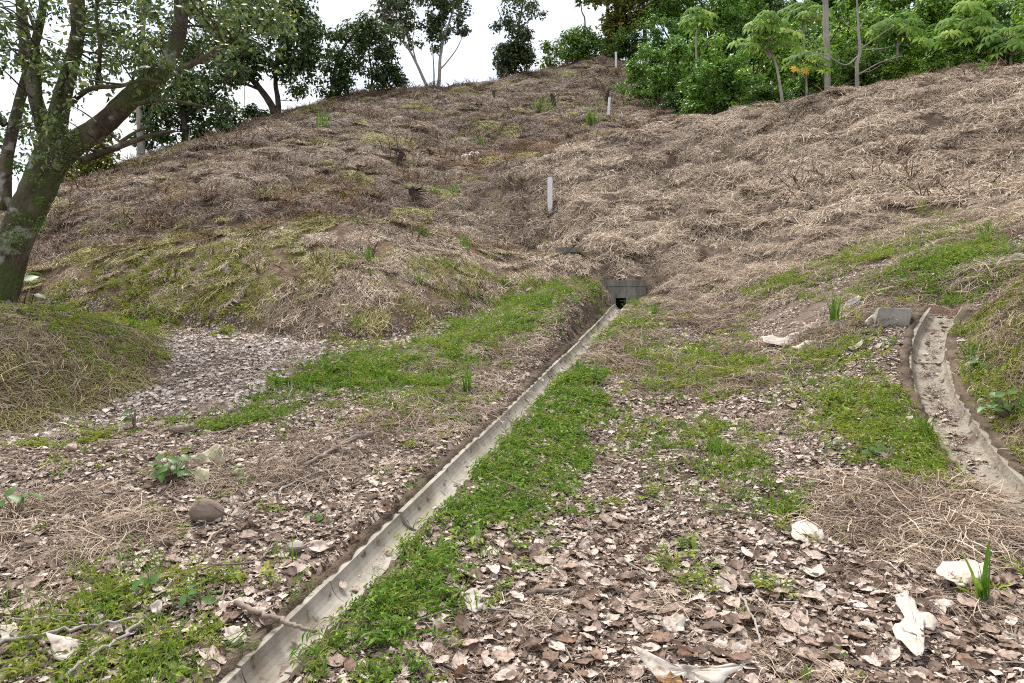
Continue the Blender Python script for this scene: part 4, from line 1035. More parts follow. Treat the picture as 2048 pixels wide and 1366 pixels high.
limbs = [([b0, bt_(10, 540), bt_(48, 440), bt_(80, 370), bt_(105, 305)], .26, .235),
         ([bt_(92, 345), bt_(140, 295), bt_(205, 250, -.1), bt_(262, 195, -.2), bt_(318, 145, -.2), bt_(352, 90), bt_(362, 20), bt_(352, -90)], .205, .08),
         ([bt_(88, 355), bt_(110, 260), bt_(128, 180, .3), bt_(150, 100, .4), bt_(158, 20, .4), bt_(148, -110, .5)], .18, .07),
         ([bt_(100, 300), bt_(60, 150, .6), bt_(45, 40, .9), bt_(30, -120, 1.0)], .12, .06),
         ([bt_(8, 420, .6), bt_(12, 330, .6), bt_(35, 220, .7), bt_(62, 120, .7), bt_(85, 20, .8), bt_(90, -60, .8)], .11, .05),
         ([bt_(165, 322, -.2), bt_(230, 296, -.4), bt_(300, 272, -.5), bt_(350, 262, -.6)], .06, .02),
         ([bt_(240, 285, -.4), bt_(275, 262, -.5), bt_(310, 252, -.6)], .03, .01),
         ([bt_(130, 215, -.1), bt_(180, 178, -.4), bt_(240, 172, -.6), bt_(285, 160, -.7), bt_(330, 165, -.8)], .045, .015),
         ([bt_(195, 170, -.3), bt_(200, 90, -.5), bt_(192, 10, -.6), bt_(215, -60, -.5)], .035, .015),
         ([bt_(300, 165, -.2), bt_(380, 130, -.2), bt_(450, 90, -.2), bt_(520, 40, -.1), bt_(580, 0)], .06, .015),
         ([bt_(262, 210, -.4), bt_(330, 200, -.6), bt_(420, 215, -.8), bt_(490, 225, -.9)], .035, .008),
         ([bt_(80, 250, -.3), bt_(76, 150, -.7), bt_(70, 60, -.8), bt_(40, -10, -.8)], .05, .015),
         ([bt_(110, 210, .2), bt_(140, 120, -.2), bt_(145, 30, -.4), bt_(120, -60, -.4)], .05, .02),
         ([bt_(10, 250, .5), bt_(-40, 190, .4), bt_(-90, 90, .3)], .06, .03)]
BIG = make_tree('mossy_tree', 'big leaning mossy tree with forked trunk and pale lichen patches', b0, limbs, cl, M['fol_big'], M['bark_big'], .088, T4, 11, twig=.018, seg=26, up=.35, wob=.05, flute=.05)
# moss tufts and ferns that ride on its trunk
mosscl = ell(120, 285, 50, 70, Yb - .42, 12, .12, 40, .1) + ell(70, 400, 35, 70, Yb - .42, 10, .12, 36, .1) + ell(20, 470, 25, 60, Yb - .45, 10, .16, 45, .1)
rng = np.random.default_rng(5); cc = np.array(mosscl); cc[:, :3] -= b0
cc[:, 3] *= 1.4; V, Fc = cluster_leaves(cc, .034, T2, rng, .2)
tag(mesh_obj('moss', V, Fc, M['fol_mid'], BIG, smooth=False), 'tufts of moss and small ferns on the trunk')

# --- skyline trees left of the hilltop
def base_at(px, py, Y=None):
    p = og(px, py) if Y is None else at(px, py, Y)
    return np.array([p[0], p[1], gz(p[0], p[1]) - .1])
Y = 30
b = base_at(283, 335, Y)
make_tree('slender_tree', 'slender pale-trunked tree rising behind the mossy tree limb', b, [([b, at(282, 270, Y), at(279, 190, Y), at(285, 60, Y), at(290, -60, Y)], .17, .09)],
          ell(290, 30, 110, 110, Y, 24, .45, 60, 1.5) + ell(230, -90, 160, 80, Y, 24, .7, 90, 2), M['fol_dark'], M['bark_pale'], .20, T2, 21)
Y = 31
b = base_at(370, 305, Y)
make_tree('shade_tree', 'low dark tree leaning over the left shoulder of the hill', b, [([b, at(371, 270, Y), at(366, 220, Y), at(372, 130, Y)], .19, .08), ([at(369, 235, Y), at(410, 200, Y), at(450, 170, Y)], .07, .03), ([at(368, 235, Y), at(320, 215, Y)], .07, .03)],
          ell(375, 220, 100, 50, Y, 44, .50, 90, 1.5) + ell(300, 270, 45, 26, Y, 10, .35, 70, .8) + ell(410, 100, 90, 80, Y, 32, .5, 70, 1.5), M['fol_dark'], M['bark_dark'], .20, T2, 22)
Y = 36
b = base_at(553, 244, Y)
make_tree('twin_trunk_tree', 'broad dark tree with twin leaning trunks on the hill shoulder', b,
          [([b, at(545, 215, Y), at(522, 180, Y), at(490, 140, Y), at(470, 80, Y), at(460, 20, Y)], .22, .06), ([b + np.array([.12, 0, 0]), at(556, 200, Y), at(551, 160, Y), at(560, 90, Y), at(575, 20, Y)], .16, .05), ([at(522, 180, Y), at(470, 160, Y), at(430, 150, Y)], .08, .03), ([at(552, 150, Y), at(600, 110, Y), at(620, 80, Y)], .08, .03)],
          ell(525, 70, 115, 80, Y, 84, .62, 100, 1.8) + ell(600, 125, 42, 60, Y, 22, .5, 85, 1.0) + ell(470, 130, 50, 45, Y, 14, .5, 75, 1.0) + ell(535, -20, 90, 50, Y, 18, .6, 90, 1.2), M['fol_dark'], M['bark_dark'], .21, T2, 23)
b = base_at(515, 262, 35.2)
make_tree('low_bush', 'small dark bush at the foot of the twin-trunked tree', b, [([b, b + np.array([0, 0, .6])], .04, .02)], ell(512, 240, 26, 26, 35.2, 12, .32, 80, .5), M['fol_dark'], M['bark_dark'], .16, T2, 24, cat='bush')
Y = 38.5
b = base_at(664, 208, Y)
make_tree('creeper_tree', 'dense dark creeper-covered tree left of the slim forked trees', b, [([b, at(668, 150, Y), at(690, 90, Y), at(725, 50, Y)], .15, .05), ([at(668, 160, Y), at(655, 120, Y)], .06, .03)],
          ell(668, 155, 34, 52, Y, 30, .5, 72, .9) + ell(700, 92, 44, 44, Y, 24, .55, 66, 1.0) + ell(735, 65, 32, 36, Y, 12, .45, 75, .8), M['fol_dark'], M['bark_dark'], .19, T2, 25)
Y = 40
b = base_at(742, 198, Y)
make_tree('airy_tree', 'airy tree with gaps of sky through its thin crown', b, [([b, at(744, 150, Y), at(738, 100, Y), at(752, 50, Y)], .08, .03), ([at(743, 140, Y), at(765, 100, Y)], .04, .02)],
          ell(745, 125, 34, 60, Y, 26, .42, 52, .8) + ell(770, 70, 34, 44, Y, 16, .45, 60, .8), M['fol_pale'], M['bark_dark'], .19, T2, 26)
b = base_at(788, 194, 40.5)
make_tree('round_bush', 'dark rounded bush below the leaning forked tree', b, [([b, b + np.array([.1, 0, 1.0])], .05, .02)], ell(782, 165, 27, 30, 40.5, 20, .4, 85, .6) + ell(775, 120, 22, 40, 40.5, 10, .35, 60, .5), M['fol_dark'], M['bark_dark'], .18, T2, 27, cat='bush')
Y = 42
b = base_at(862, 190, Y)
make_tree('leaning_tree', 'thin pale tree leaning left with a feathery crown', b, [([b, at(848, 160, Y), at(832, 125, Y), at(815, 95, Y), at(792, 70, Y), at(770, 40, Y)], .11, .03), ([at(834, 130, Y), at(825, 90, Y), at(828, 60, Y)], .05, .02), ([at(815, 95, Y), at(820, 70, Y)], .03, .02)],
          ell(790, 30, 40, 36, Y, 26, .45, 60, .9) + ell(830, 70, 26, 26, Y, 9, .36, 40, .6) + ell(810, -10, 60, 25, Y, 14, .5, 60, 1.0), M['fol_pale'], M['bark_pale'], .20, T2, 28)
b = base_at(876, 189, Y)
make_tree('forked_tree', 'tall thin pale tree forking upward on the bare skyline', b, [([b, at(879, 150, Y), at(881, 110, Y), at(890, 70, Y), at(905, 20, Y), at(912, -60, Y)], .12, .04), ([at(879, 140, Y), at(893, 125, Y), at(912, 100, Y), at(922, 80, Y)], .05, .02), ([at(881, 112, Y), at(884, 70, Y), at(882, 10, Y)], .06, .03), ([b + np.array([-.25, 0, 0]), at(868, 150, Y), at(866, 110, Y), at(862, 60, Y)], .06, .02)],
          ell(895, 25, 40, 42, Y, 26, .42, 62, .9) + ell(866, 65, 17, 38, Y, 12, .36, 62, .5) + ell(880, -40, 80, 50, Y, 26, .5, 60, 1.0) + ell(918, 60, 15, 12, Y, 4, .3, 42, .4), M['fol_pale'], M['bark_pale'], .20, T2, 29)
Y = 45
b = base_at(1030, 165, Y)
make_tree('vine_hung_tree', 'thin tree with a dark vine-covered base and sparse top on the skyline', b, [([b, at(1032, 110, Y), at(1036, 60, Y), at(1045, 10, Y), at(1050, -50, Y)], .10, .03), ([at(1034, 80, Y), at(1005, 40, Y), at(995, 15, Y)], .04, .02), ([at(1036, 60, Y), at(1070, 30, Y)], .04, .02)],
          ell(1028, 122, 32, 42, Y, 40, .5, 105, .9) + ell(1040, 72, 26, 26, Y, 14, .42, 70, .6) + ell(1045, 20, 50, 34, Y, 22, .42, 40, .9) + ell(1000, 45, 20, 14, Y, 6, .3, 36, .4), M['fol_pale'], M['bark_dark'], .20, T2, 30)
b = base_at(1100, 152, 46.5)
make_tree('thin_bush', 'small see-through bush between the vine-hung tree and the round bush', b, [([b, b + np.array([0, 0, 1.6])], .05, .02)], ell(1100, 112, 28, 26, 46.5, 16, .4, 42, .6), M['fol_mid'], M['bark_dark'], .19, T2, 31, cat='bush')
b = base_at(1160, 142, 47.5)
make_tree('hilltop_bush', 'round green bush on the hilltop left of the smallest peg', b, [([b, b + np.array([0, 0, 1.8])], .08, .04)], ell(1163, 95, 42, 40, 47.5, 52, .5, 90, .9), M['fol_mid'], M['bark_dark'], .20, T2, 32, cat='bush')
Y = 50
b = base_at(1225, 135, Y)
make_tree('olive_tree', 'tall yellowish olive-leaved tree behind the smallest peg', b, [([b, at(1222, 80, Y), at(1215, 20, Y), at(1225, -60, Y)], .16, .08), ([at(1222, 60, Y), at(1270, 0, Y), at(1300, -40, Y)], .08, .04)],
          ell(1225, 70, 32, 48, Y, 34, .55, 60, 1.0) + ell(1280, 15, 50, 40, Y, 34, .6, 60, 1.2) + ell(1225, -30, 90, 50, Y, 36, .7, 70, 1.4), M['fol_yellow'], M['bark_dark'], .30, T2, 33)
b = base_at(1166, 60, 49); b = base_at(1168, 140, 49.5)

# --- the wood on the right: kinds, then individuals
def proto_bush(seed, leafm, H=4.0, Wd=3.4, lean=0):
    rng = np.random.default_rng(seed); cl = []
    for d in range(5):
        a = rng.uniform(0, 6.283); r = rng.uniform(.1, .36) * Wd; cx0, cy0 = r * math.cos(a), r * math.sin(a); hh = H * rng.uniform(.62, 1.0); wr = Wd * rng.uniform(.22, .34)
        for k in range(13):
            t = rng.random() ** .7; th = rng.uniform(0, 6.283); rr = wr * math.sqrt(max(0, 1 - (t * .95) ** 3)) * rng.uniform(.7, 1.05)
            cl.append((cx0 + rr * math.cos(th), cy0 + rr * math.sin(th), hh * (.06 + .92 * t), rng.uniform(.30, .55), 105 * rng.uniform(.7, 1.3), .75))
    limbs = [([(0, 0, -.3), (.1, 0, H * .35), (.05 + lean, .1, H * .75)], .11, .04)] + [([(0.05, 0, H * .25), (rng.normal(0, .5), rng.normal(0, .5), H * .5), (rng.normal(0, .9), rng.normal(0, .9), H * .75)], .06, .02) for _ in range(4)]
    return make_tree('bushy_tree', None, (0, 0, 0), limbs, cl, leafm, M['bark_dark'], .17, T2, seed, twig=.015, seg=6)
def proto_tall(seed, leafm, H=12.0, Wd=7.0, barkm=None):
    rng = np.random.default_rng(seed); cl = []; limbs = [([(0, 0, -.5), (.1, .1, H * .3), (-.1, .1, H * .6), (.1, 0, H * .9)], .24, .07)]
    for k in range(9):
        z0 = H * rng.uniform(.35, .8); a = rng.uniform(0, 6.283); r = Wd * .5 * rng.uniform(.5, 1) * (1.15 - z0 / H * .5)
        e = np.array([r * math.cos(a), r * math.sin(a), z0 + H * .16])
        limbs.append(([(0, 0, z0), e * np.array([.5, .5, 1]) - np.array([0, 0, H * .06]), e], .09, .03))
        for q in range(8):
            cl.append((*(e * np.array([1, 1, 1]) * 1.0 + rng.normal(0, 1, 3) * np.array([.9, .9, .8])), rng.uniform(.6, .95), 105, .7))
    for q in range(12): cl.append((rng.normal(0, 1.2), rng.normal(0, 1.2), H * rng.uniform(.85, 1.05), .8, 105, .7))
    return make_tree('forest_tree', None, (0, 0, 0), limbs, cl, leafm, barkm or M['bark_dark'], .28, T2, seed, twig=.03, seg=7)
def copy_tree(src, loc, rz, s, label, cat, group):
    r = src.copy(); COL.objects.link(r); r.location = tuple(loc); r.rotation_euler = (0, 0, rz); r.scale = s
    for k in ('label', 'category', 'group'):
        if k in r: del r[k]
    tag(r, label, cat, group)
    for ch in list(src.children):
        c = ch.copy(); COL.objects.link(c); c.parent = r
    return r
def drop(root):
    for ch in list(root.children): bpy.data.objects.remove(ch)
    bpy.data.objects.remove(root)
PB = [proto_bush(501, M['fol_bright']), proto_bush(502, M['fol_bright']), proto_bush(503, M['fol_mid']), proto_bush(504, M['fol_bright'], lean=.4)]
PT = [proto_tall(511, M['fol_mid']), proto_tall(512, M['fol_bright']), proto_tall(513, M['fol_dark']), proto_tall(514, M['fol_yellow'], 11, 6)]
rr = random.Random(3)
# centre px, top py, width px, depth, kind, what sets it apart
BUSH = [(1318, 78, 120, 36, 1, 'leafy bush tree at the wood edge nearest the smallest peg'),
        (1300, 150, 70, 38, 2, 'low dark bush where the hilltop meets the wood'),
        (1375, 165, 90, 32, 2, 'darker green bush in the dip between the hill and the spur'),
        (1455, 112, 165, 29.5, 0, 'wide bright bush tree overhanging the dip beside the spur'),
        (1420, 60, 130, 37, 3, 'bright bush tree behind the wide bush overhanging the dip'),
        (1530, 55, 140, 33, 1, 'bright bush tree behind the leaning pale sapling'),
        (1540, 160, 120, 27.5, 2, 'dark bush at the foot of the leaning pale sapling'),
        (1625, 110, 130, 27, 3, 'bush below the orange-yellow lobed leaves'),
        (1640, 40, 150, 32, 0, 'tall bright bush tree around the straight grey trunk'),
        (1730, 95, 140, 27, 2, 'dusky bush tree behind the bare dead sapling'),
        (1790, 45, 150, 31, 1, 'bright bush tree just behind the bare dead sapling'),
        (1835, 100, 130, 25.5, 0, 'bush at the spur crest right of the bare dead sapling'),
        (1890, 40, 160, 29, 3, 'lush bush tree behind the lobed-leaf trees on the crest'),
        (1930, 85, 140, 24.5, 1, 'bright bush on the crest below the large lobed-leaf tree'),
        (2010, 70, 130, 24, 0, 'bright bush at the right end of the crest'),
        (2060, 20, 170, 27, 3, 'tall bush tree cut by the right edge of the photo'),
        (1980, 20, 150, 31, 2, 'dark bush tree behind the right end of the crest'),
        (1350, 30, 120, 40, 0, 'bright tree filling the gap right of the olive-leaved tree'), (1570, 10, 150, 38, 3, 'bright tree rising behind the leaning pale sapling'), (1690, 0, 150, 37, 0, 'tall bright tree between grey trunk and dead sapling'),
        (1750, 10, 150, 36, 3, 'tall bright tree right behind the dead sapling'), (1840, -10, 160, 35, 1, 'tall bright tree above the middle of the crest'), (1930, -20, 170, 34, 0, 'tall bright tree above the large lobed-leaf tree'), (2020, -20, 170, 33, 3, 'tall bright tree above the right end of the crest'), (1260, 60, 90, 47, 2, 'dark bush just right of the smallest peg'), (1440, -10, 140, 42, 1, 'tall bright tree above the wide bush overhanging the dip'),
        (1480, 30, 120, 40, 2, 'dark bush tree deep in the wood left of the sky gap')]
for i, (px, ty, w, Y, k, lab) in enumerate(BUSH):
    p = at(px, 0, Y); p[2] = gz(p[0], p[1]) - .1; top = at(px, ty, Y)[2]; h = max(1.2, top - p[2])
    copy_tree(PB[k], p, rr.uniform(0, 6.28), (w / F * Y / 3.4,) * 2 + (h / 4.0,), lab, 'tree', 'bushy trees along the wood edge')
TALL = [(1345, -60, 44, 0, 'dark tall tree behind the olive-leaved tree'), (1420, -90, 46, 1, 'tall forest tree over the wood edge above the dip'), (1500, -20, 50, 2, 'dark tall tree just left of the small sky gap'),
        (1610, -60, 44, 0, 'dark tall tree just right of the small sky gap'), (1700, -110, 41, 1, 'tall forest tree above the bare dead sapling'), (1775, -90, 46, 2, 'dark tall tree behind the bare dead sapling'),
        (1850, -110, 40, 0, 'dark tall forest tree over the middle of the crest'), (1930, -130, 43, 1, 'tall green forest tree over the large lobed-leaf tree'), (2010, -100, 38, 2, 'dark tall tree over the right end of the crest'),
        (2090, -120, 36, 3, 'olive tall tree at the upper right corner'), (1290, -120, 52, 3, 'olive tall tree at the back of the wood above the smallest peg'), (1560, 10, 58, 1, 'farthest forest tree showing in the sky gap')]
for i, (px, ty, Y, k, lab) in enumerate(TALL):
    p = at(px, 0, Y); p[2] = gz(p[0], p[1]) - .3; h = max(6, at(px, ty, Y)[2] - p[2]); s = h / (12.0 if k < 3 else 11)
    copy_tree(PT[k], p, rr.uniform(0, 6.28), (s * 1.05, s * 1.05, s), lab, 'tree', 'tall trees deep in the wood')
for q in PB + PT: drop(q)

def lobed_tree(label, px0, py0, Y, path, tips, seed, yellow=(), r=.05):
    """thin pale trunk with umbrellas of big lobed leaves"""
    rng = np.random.default_rng(seed); b = base_at(px0, py0, Y)
    pts = [b] + [at(a, c, Y) for a, c in path]
    root = tag(empty('lobed_leaf_tree', b), label, 'tree', 'thin trees with big lobed leaves')
    mb = MB(); mb.tube(smooth_path([p - b for p in pts], 6), np.linspace(r, r * .55, 6 * (len(pts) - 1) + 1), 7)
    LV, LF, n0 = [], [], 0; YV = []
    top = pts[-1] - b
    for (tx, ty, n, s) in tips:
        t = at(tx, ty, Y + rng.uniform(-.4, .4)) - b
        mb.tube(smooth_path([top - np.array([0, 0, .3]), (top + t) / 2 + np.array([0, 0, .1]), t], 4), np.linspace(r * .5, r * .3, 9), 5)
        pos, nm, sz = [], [], []
        for k in range(n):
            a = 6.283 * k / n + rng.uniform(-.4, .4); el = rng.uniform(-.1, .7); L = s * rng.uniform(.8, 1.5)
            e = t + np.array([math.cos(a) * math.cos(el), math.sin(a) * math.cos(el), math.sin(el)]) * L
            mb.tube([t, (t + e) / 2 + np.array([0, 0, .04]), e], [.012, .01, .008], 4, False)
            pos.append(e); nm.append(np.array([math.cos(a) * .5, math.sin(a) * .5 - .35, 1.0])); sz.append(s * rng.uniform(.75, 1.15))
        V, Fc = place_leaves(np.array(pos), np.array(nm), np.array(sz), TL, rng); LV.append(V); LF.append(Fc + n0); n0 += len(V)
    mb.build('trunk', M['bark_pale'], root)
    mesh_obj('crown', np.concatenate(LV), np.concatenate(LF), M['palm_leaf'], root, smooth=False)
    for (yx, yy, s) in yellow:
        p = at(yx, yy, Y - .6) - b
        V, Fc = place_leaves(np.array([p]), np.array([[.1, -.8, .5]]), np.array([s]), TL, rng)
        tag(mesh_obj('leaf', V, Fc, M['yellow_leaf'], root, smooth=False), 'orange-yellow lobed leaf')
lobed_tree('leaning pale sapling with a lobed-leaf crown in front of the wood', 1567, 213, 22.3, [(1560, 170), (1552, 130), (1540, 98)], [(1520, 80, 9, .42), (1550, 70, 9, .45), (1500, 95, 7, .36), (1570, 95, 7, .36), (1530, 50, 8, .4)], 61, r=.05)
lobed_tree('thin tree with one high lobed-leaf umbrella above the dip', 1393, 200, 33, [(1393, 130), (1392, 80), (1395, 55)], [(1395, 45, 11, .55), (1410, 50, 6, .4)], 62, r=.06)
lobed_tree('low lobed-leaf tree carrying orange-yellow leaves', 1612, 190, 24.5, [(1613, 165), (1610, 140)], [(1600, 125, 8, .40), (1625, 118, 8, .42), (1635, 140, 6, .36)], 63, yellow=((1592, 138, .24), (1612, 140, .24)), r=.04)
lobed_tree('lobed-leaf tree with high crown left of the straight grey trunk', 1610, 190, 28, [(1608, 100), (1607, 40)], [(1600, 30, 9, .55), (1622, 40, 8, .5), (1590, 60, 7, .45)], 64)
lobed_tree('lobed-leaf tree just right of the bare dead sapling', 1795, 160, 25.5, [(1795, 100), (1797, 62)], [(1790, 60, 9, .55), (1812, 75, 7, .5), (1775, 70, 7, .45)], 65)
lobed_tree('large lobed-leaf tree with several bright crowns on the crest', 1935, 140, 24, [(1938, 95), (1940, 55)], [(1925, 48, 10, .55), (1960, 62, 9, .52), (1945, 85, 8, .5), (1905, 75, 8, .45), (1985, 90, 8, .45)], 66, yellow=((1975, 100, .22),))
lobed_tree('lobed-leaf tree at the far right end of the crest', 2020, 132, 23, [(2022, 105), (2025, 85)], [(2015, 80, 9, .5), (2040, 92, 8, .48), (2030, 110, 7, .42)], 67)
b = base_at(1716, 178, 23.5); Y = 23.5
make_tree('dead_sapling', 'bare dead sapling with pale spreading branches in front of the wood', b,
          [([b, at(1714, 130, Y), at(1720, 105, Y), at(1717, 60, Y), at(1715, 20, Y), at(1712, -40, Y)], .07, .02), ([at(1716, 112, Y), at(1690, 130, Y), at(1650, 105, Y), at(1620, 70, Y)], .03, .01), ([at(1660, 112, Y), at(1625, 105, Y), at(1590, 104, Y)], .022, .008),
           ([at(1718, 100, Y), at(1760, 70, Y), at(1790, 50, Y)], .025, .008), ([at(1717, 60, Y), at(1735, 25, Y), at(1750, 0, Y)], .022, .008), ([at(1716, 150, Y), at(1760, 125, Y), at(1805, 112, Y)], .025, .008), ([at(1717, 145, Y), at(1740, 142, Y), at(1765, 128, Y)], .02, .006),
           ([at(1717, 65, Y), at(1690, 45, Y), at(1680, 15, Y)], .02, .006), ([at(1720, 100, Y), at(1765, 97, Y), at(1790, 90, Y)], .02, .006)], [], None, M['bark_pale'], .1, seed=71, cat='tree')
b = base_at(1654, 182, 26); Y = 26
make_tree('straight_tree', 'straight grey trunk rising out of the wood beside the dead sapling', b, [([b, at(1655, 130, Y), at(1652, 60, Y), at(1651, 0, Y), at(1650, -120, Y)], .12, .09)], ell(1650, -110, 60, 40, Y, 16, .5, 70, 1.0), M['fol_mid'], M['bark_pale'], .2, T2, 72)
b = base_at(1165, 145, 49); Y = 49
make_tree('wispy_tree', 'bare wispy stem standing in the sky left of the olive tree', b, [([b, at(1170, 45, Y), at(1163, 20, Y), at(1160, -30, Y)], .06, .025)], ell(1172, 2, 16, 10, Y, 3, .3, 14, .3), M['fol_dark'], M['bark_dark'], .24, T2, 73)
Y = 27
b = base_at(165, 375, 25)
make_tree('olive_sapling', 'yellow-green leafy sapling behind the mossy trunk', b, [([b, at(170, 330, 25), at(180, 280, 25)], .06, .03), ([b + np.array([-.3, 0, 0]), at(195, 340, 25), at(205, 320, 25)], .04, .02)], ell(170, 320, 50, 55, 25, 26, .34, 60, .8) + ell(205, 290, 30, 40, 25, 12, .3, 55, .5) + ell(135, 370, 30, 20, 25, 8, .25, 50, .4), M['fol_yellow'], M['bark_dark'], .15, T2, 74)  # crown in the olive foliage colour
b = base_at(100, 390, 26)
make_tree('green_sapling', 'green leafy sapling at the hill foot just right of the mossy trunk', b, [([b, at(100, 350, 26), at(105, 310, 26)], .06, .03)], ell(110, 350, 45, 50, 26, 20, .4, 70, .8), M['fol_mid'], M['bark_dark'], .17, T2, 75)  # crown in the mid-green foliage colour
b = base_at(20, 420, 24)
make_tree('far_sapling', 'thin leafy sapling showing left of the mossy trunk', b, [([b, at(20, 350, 24), at(26, 280, 24)], .05, .02)], ell(20, 280, 50, 70, 24, 10, .35, 35, .8), M['fol_mid'], M['bark_dark'], .17, T2, 76)

# ------------------------------------------------------------------ plants one can tell apart
def blades(n, h, w, spread, seed, lean=.5):
    rng = np.random.default_rng(seed); V = []; Fc = []
    for i in range(n):
        a = rng.uniform(0, 6.283); c = np.array([rng.normal(0, spread * .3), rng.normal(0, spread * .3), -.02]); H = h * rng.uniform(.5, 1.1); ln = lean * rng.uniform(.1, 1.0)
        pts = [c + np.array([math.cos(a) * ln * H * t * t, math.sin(a) * ln * H * t * t, H * (t - .18 * ln * t ** 3)]) for t in np.linspace(0, 1, 6)]
        ribbon(V, Fc, pts, w * rng.uniform(.7, 1.2), (math.sin(a) + .2, -math.cos(a) * .3 - 1, .3))
    return np.array(V), np.array(Fc)
TUFT = [blades(34, .36, .014, .16, 81), blades(26, .42, .016, .10, 82, .25), blades(46, .30, .012, .22, 83, .6)]
TM = []
for V, Fc in TUFT:
    o = mesh_obj('tuft_kind', V, Fc, M['blade'], smooth=False, link=False); TM.append(o.data)
# short bladed grass mixed into the weeds
gb = []
for k in range(4):
    V, Fc = blades([16, 12, 20, 9][k], [.11, .15, .08, .19][k], .0055, .09, 850 + k, [.8, .6, .9, .5][k]); gb.append(mesh_obj('short_blades_%02d' % k, V, Fc, M['blade'], smooth=False, link=False))
gx, gy = [], []
for R, n in ((G[0], 420), (G[2], 330), (G[3], 520), (G[1], 160), (G[5], 200), (G[6], 170), (G[7], 160), (G[8], 260), (G[9], 300), (G[10], 130), (G[11], 150), (G[12], 160), (G[17], 160), (G[14], 110), (G[13], 90)):
    x, y = rand_pts(n * 2, R[:, 0].min() - .2, R[:, 0].max() + .2, R[:, 1].min() - .2, R[:, 1].max() + .2)
    k = in_poly(x + RNG.normal(0, .3, n * 2), y + RNG.normal(0, .25, n * 2), R) & (DIST(x, y) > .20) & (DIST2(x, y) > .28) & ~in_poly(x, y, R_BARE)
    gx.append(x[k]); gy.append(y[k])
x, y = np.concatenate(gx), np.concatenate(gy); z = ground(x, y)
scatter('short_grass', 'short bladed green grass growing through the weeds', gb, np.stack([x, y, z], 1), rot_euler(RNG.uniform(0, 6.283, len(x)), gnormal(x, y, .15), np.full(len(x), .1)), RNG.uniform(.6, 1.25, len(x)) * np.where(y > 8, 1.3, 1.0), RNG.integers(0, 4, len(x)))
TUFTS = [(927, 500, 1.0, 0, 'bright grass tuft on the brow of the cut bank below the largest peg'), (840, 572, .85, 0, 'grass tuft on the cut bank face left of the culvert'), (737, 527, .8, 1, 'small narrow grass tuft high on the cut bank'),
         (1008, 570, .7, 0, 'yellowish grass tuft on the bank just above the weedy drain edge'), (1093, 618, 1.0, 0, 'lush grass tuft on the left lip of the drain near the culvert'), (1310, 640, .85, 1, 'upright grass tuft right of the drain head'),
         (933, 785, .85, 1, 'upright grass tuft left of the drain halfway down'), (1668, 655, 1.15, 1, 'tall reedy grass clump beside the pale dead leaves'), (1980, 482, 1.1, 0, 'dense grass tuft high on the right slope'),
         (1994, 388, .8, 2, 'small grass tuft at the foot of the spur on the right'), (715, 450, .7, 2, 'wide grass tuft on the bench above the cut bank'), (845, 470, .75, 2, 'wide grass tuft on the bench left of the largest peg'),
         (265, 665, 1.0, 2, 'thin feathery grass tuft on the end of the left mound'), (1440, 915, .7, 2, 'low grass tuft among weeds on the leafy path'), (1845, 880, .7, 0, 'grass tuft on the left edge of the silted drain'),
         (905, 392, .8, 2, 'grass tuft in the gully between hill and spur'), (1120, 655, .6, 1, 'short grass tuft on the drain bank below the lush tuft'), (1965, 150, 1.0, 0, 'yellow-green tuft standing on the spur crest'),
         (640, 262, 1.3, 0, 'yellow-green tuft on the hill below the creeper tree'), (1078, 228, 1.2, 2, 'round green tuft high on the hill'), (1188, 255, 1.3, 0, 'green tuft left of the leaning peg'), (960, 298, 1.1, 2, 'green tuft beside the rust-coloured patch'),
         (1945, 720, .8, 2, 'grass tuft on the rough bank over the silted drain'), (870, 395, .9, 2, 'grass tuft where the bench meets the gully')]
for i, (px, py, s, k, lab) in enumerate(TUFTS):
    p = og(px, py); o = bpy.data.objects.new('grass_tuft', TM[k]); COL.objects.link(o)
    o.location = p; o.rotation_euler = (0, 0, i * 1.7); f = max(1.0, p[1] / 13.0); o.scale = (s * f,) * 3
    tag(o, lab, 'grass tuft', 'green grass tufts')
V, Fc = blades(7, .34, .030, .05, 88, .75); p = og(1968, 1215)
o = mesh_obj('broad_grass', V, Fc, M['blade'], smooth=False); o.location = p
tag(o, 'broad-bladed grass plant in front of the flat white leaf', 'grass plant')
V, Fc = blades(4, .17, .022, .02, 89, .3); p = og(1610, 1372)
o = mesh_obj('grass_shoot', V, Fc, M['blade'], smooth=False); o.location = p
tag(o, 'single green shoot at the lower edge near the curled pale leaf', 'grass plant')

def leafy_plant(px, py, label, n, size, H, R, seed, name='leafy_plant'):
    rng = np.random.default_rng(seed); p = og(px, py); root = tag(empty(name, p), label, 'plant'); mb = MB(); pos = []; nm = []
    for k in range(n):
        a = rng.uniform(0, 6.283); e = np.array([math.cos(a) * R * rng.uniform(.2, 1), math.sin(a) * R * rng.uniform(.2, 1), H * rng.uniform(.35, 1.1)])
        mb.tube([(0, 0, -.02), e * np.array([.4, .4, .6]), e], [.006, .005, .003], 4, False); pos.append(e); nm.append([math.cos(a) * .5, math.sin(a) * .5 - .4, 1])
    mb.build('stem', M['stick'], root)
    T = (np.array([(0, 0, 0), (.30, .3, .05), (.26, .65, .05), (0, .5, 0), (-.30, .3, .05), (-.26, .65, .05), (0, 1.0, -.12)]), np.array([(0, 1, 3), (1, 2, 3), (2, 6, 3), (0, 3, 4), (3, 5, 4), (3, 6, 5)]))
    for q in range(n):
        V, Fc = place_leaves(np.array([pos[q]]), np.array([nm[q]]), np.array([size * rng.uniform(.7, 1.2)]), T, rng)
        mesh_obj('leaf', V, Fc, M['broad'], root, smooth=False)
leafy_plant(345, 965, 'dark leafy plant beside the cream torn leaf', 34, .085, .15, .15, 91)
leafy_plant(40, 610, 'seedling with pale broad leaves at the foot of the mossy tree', 9, .22, .5, .22, 92, 'seedling')
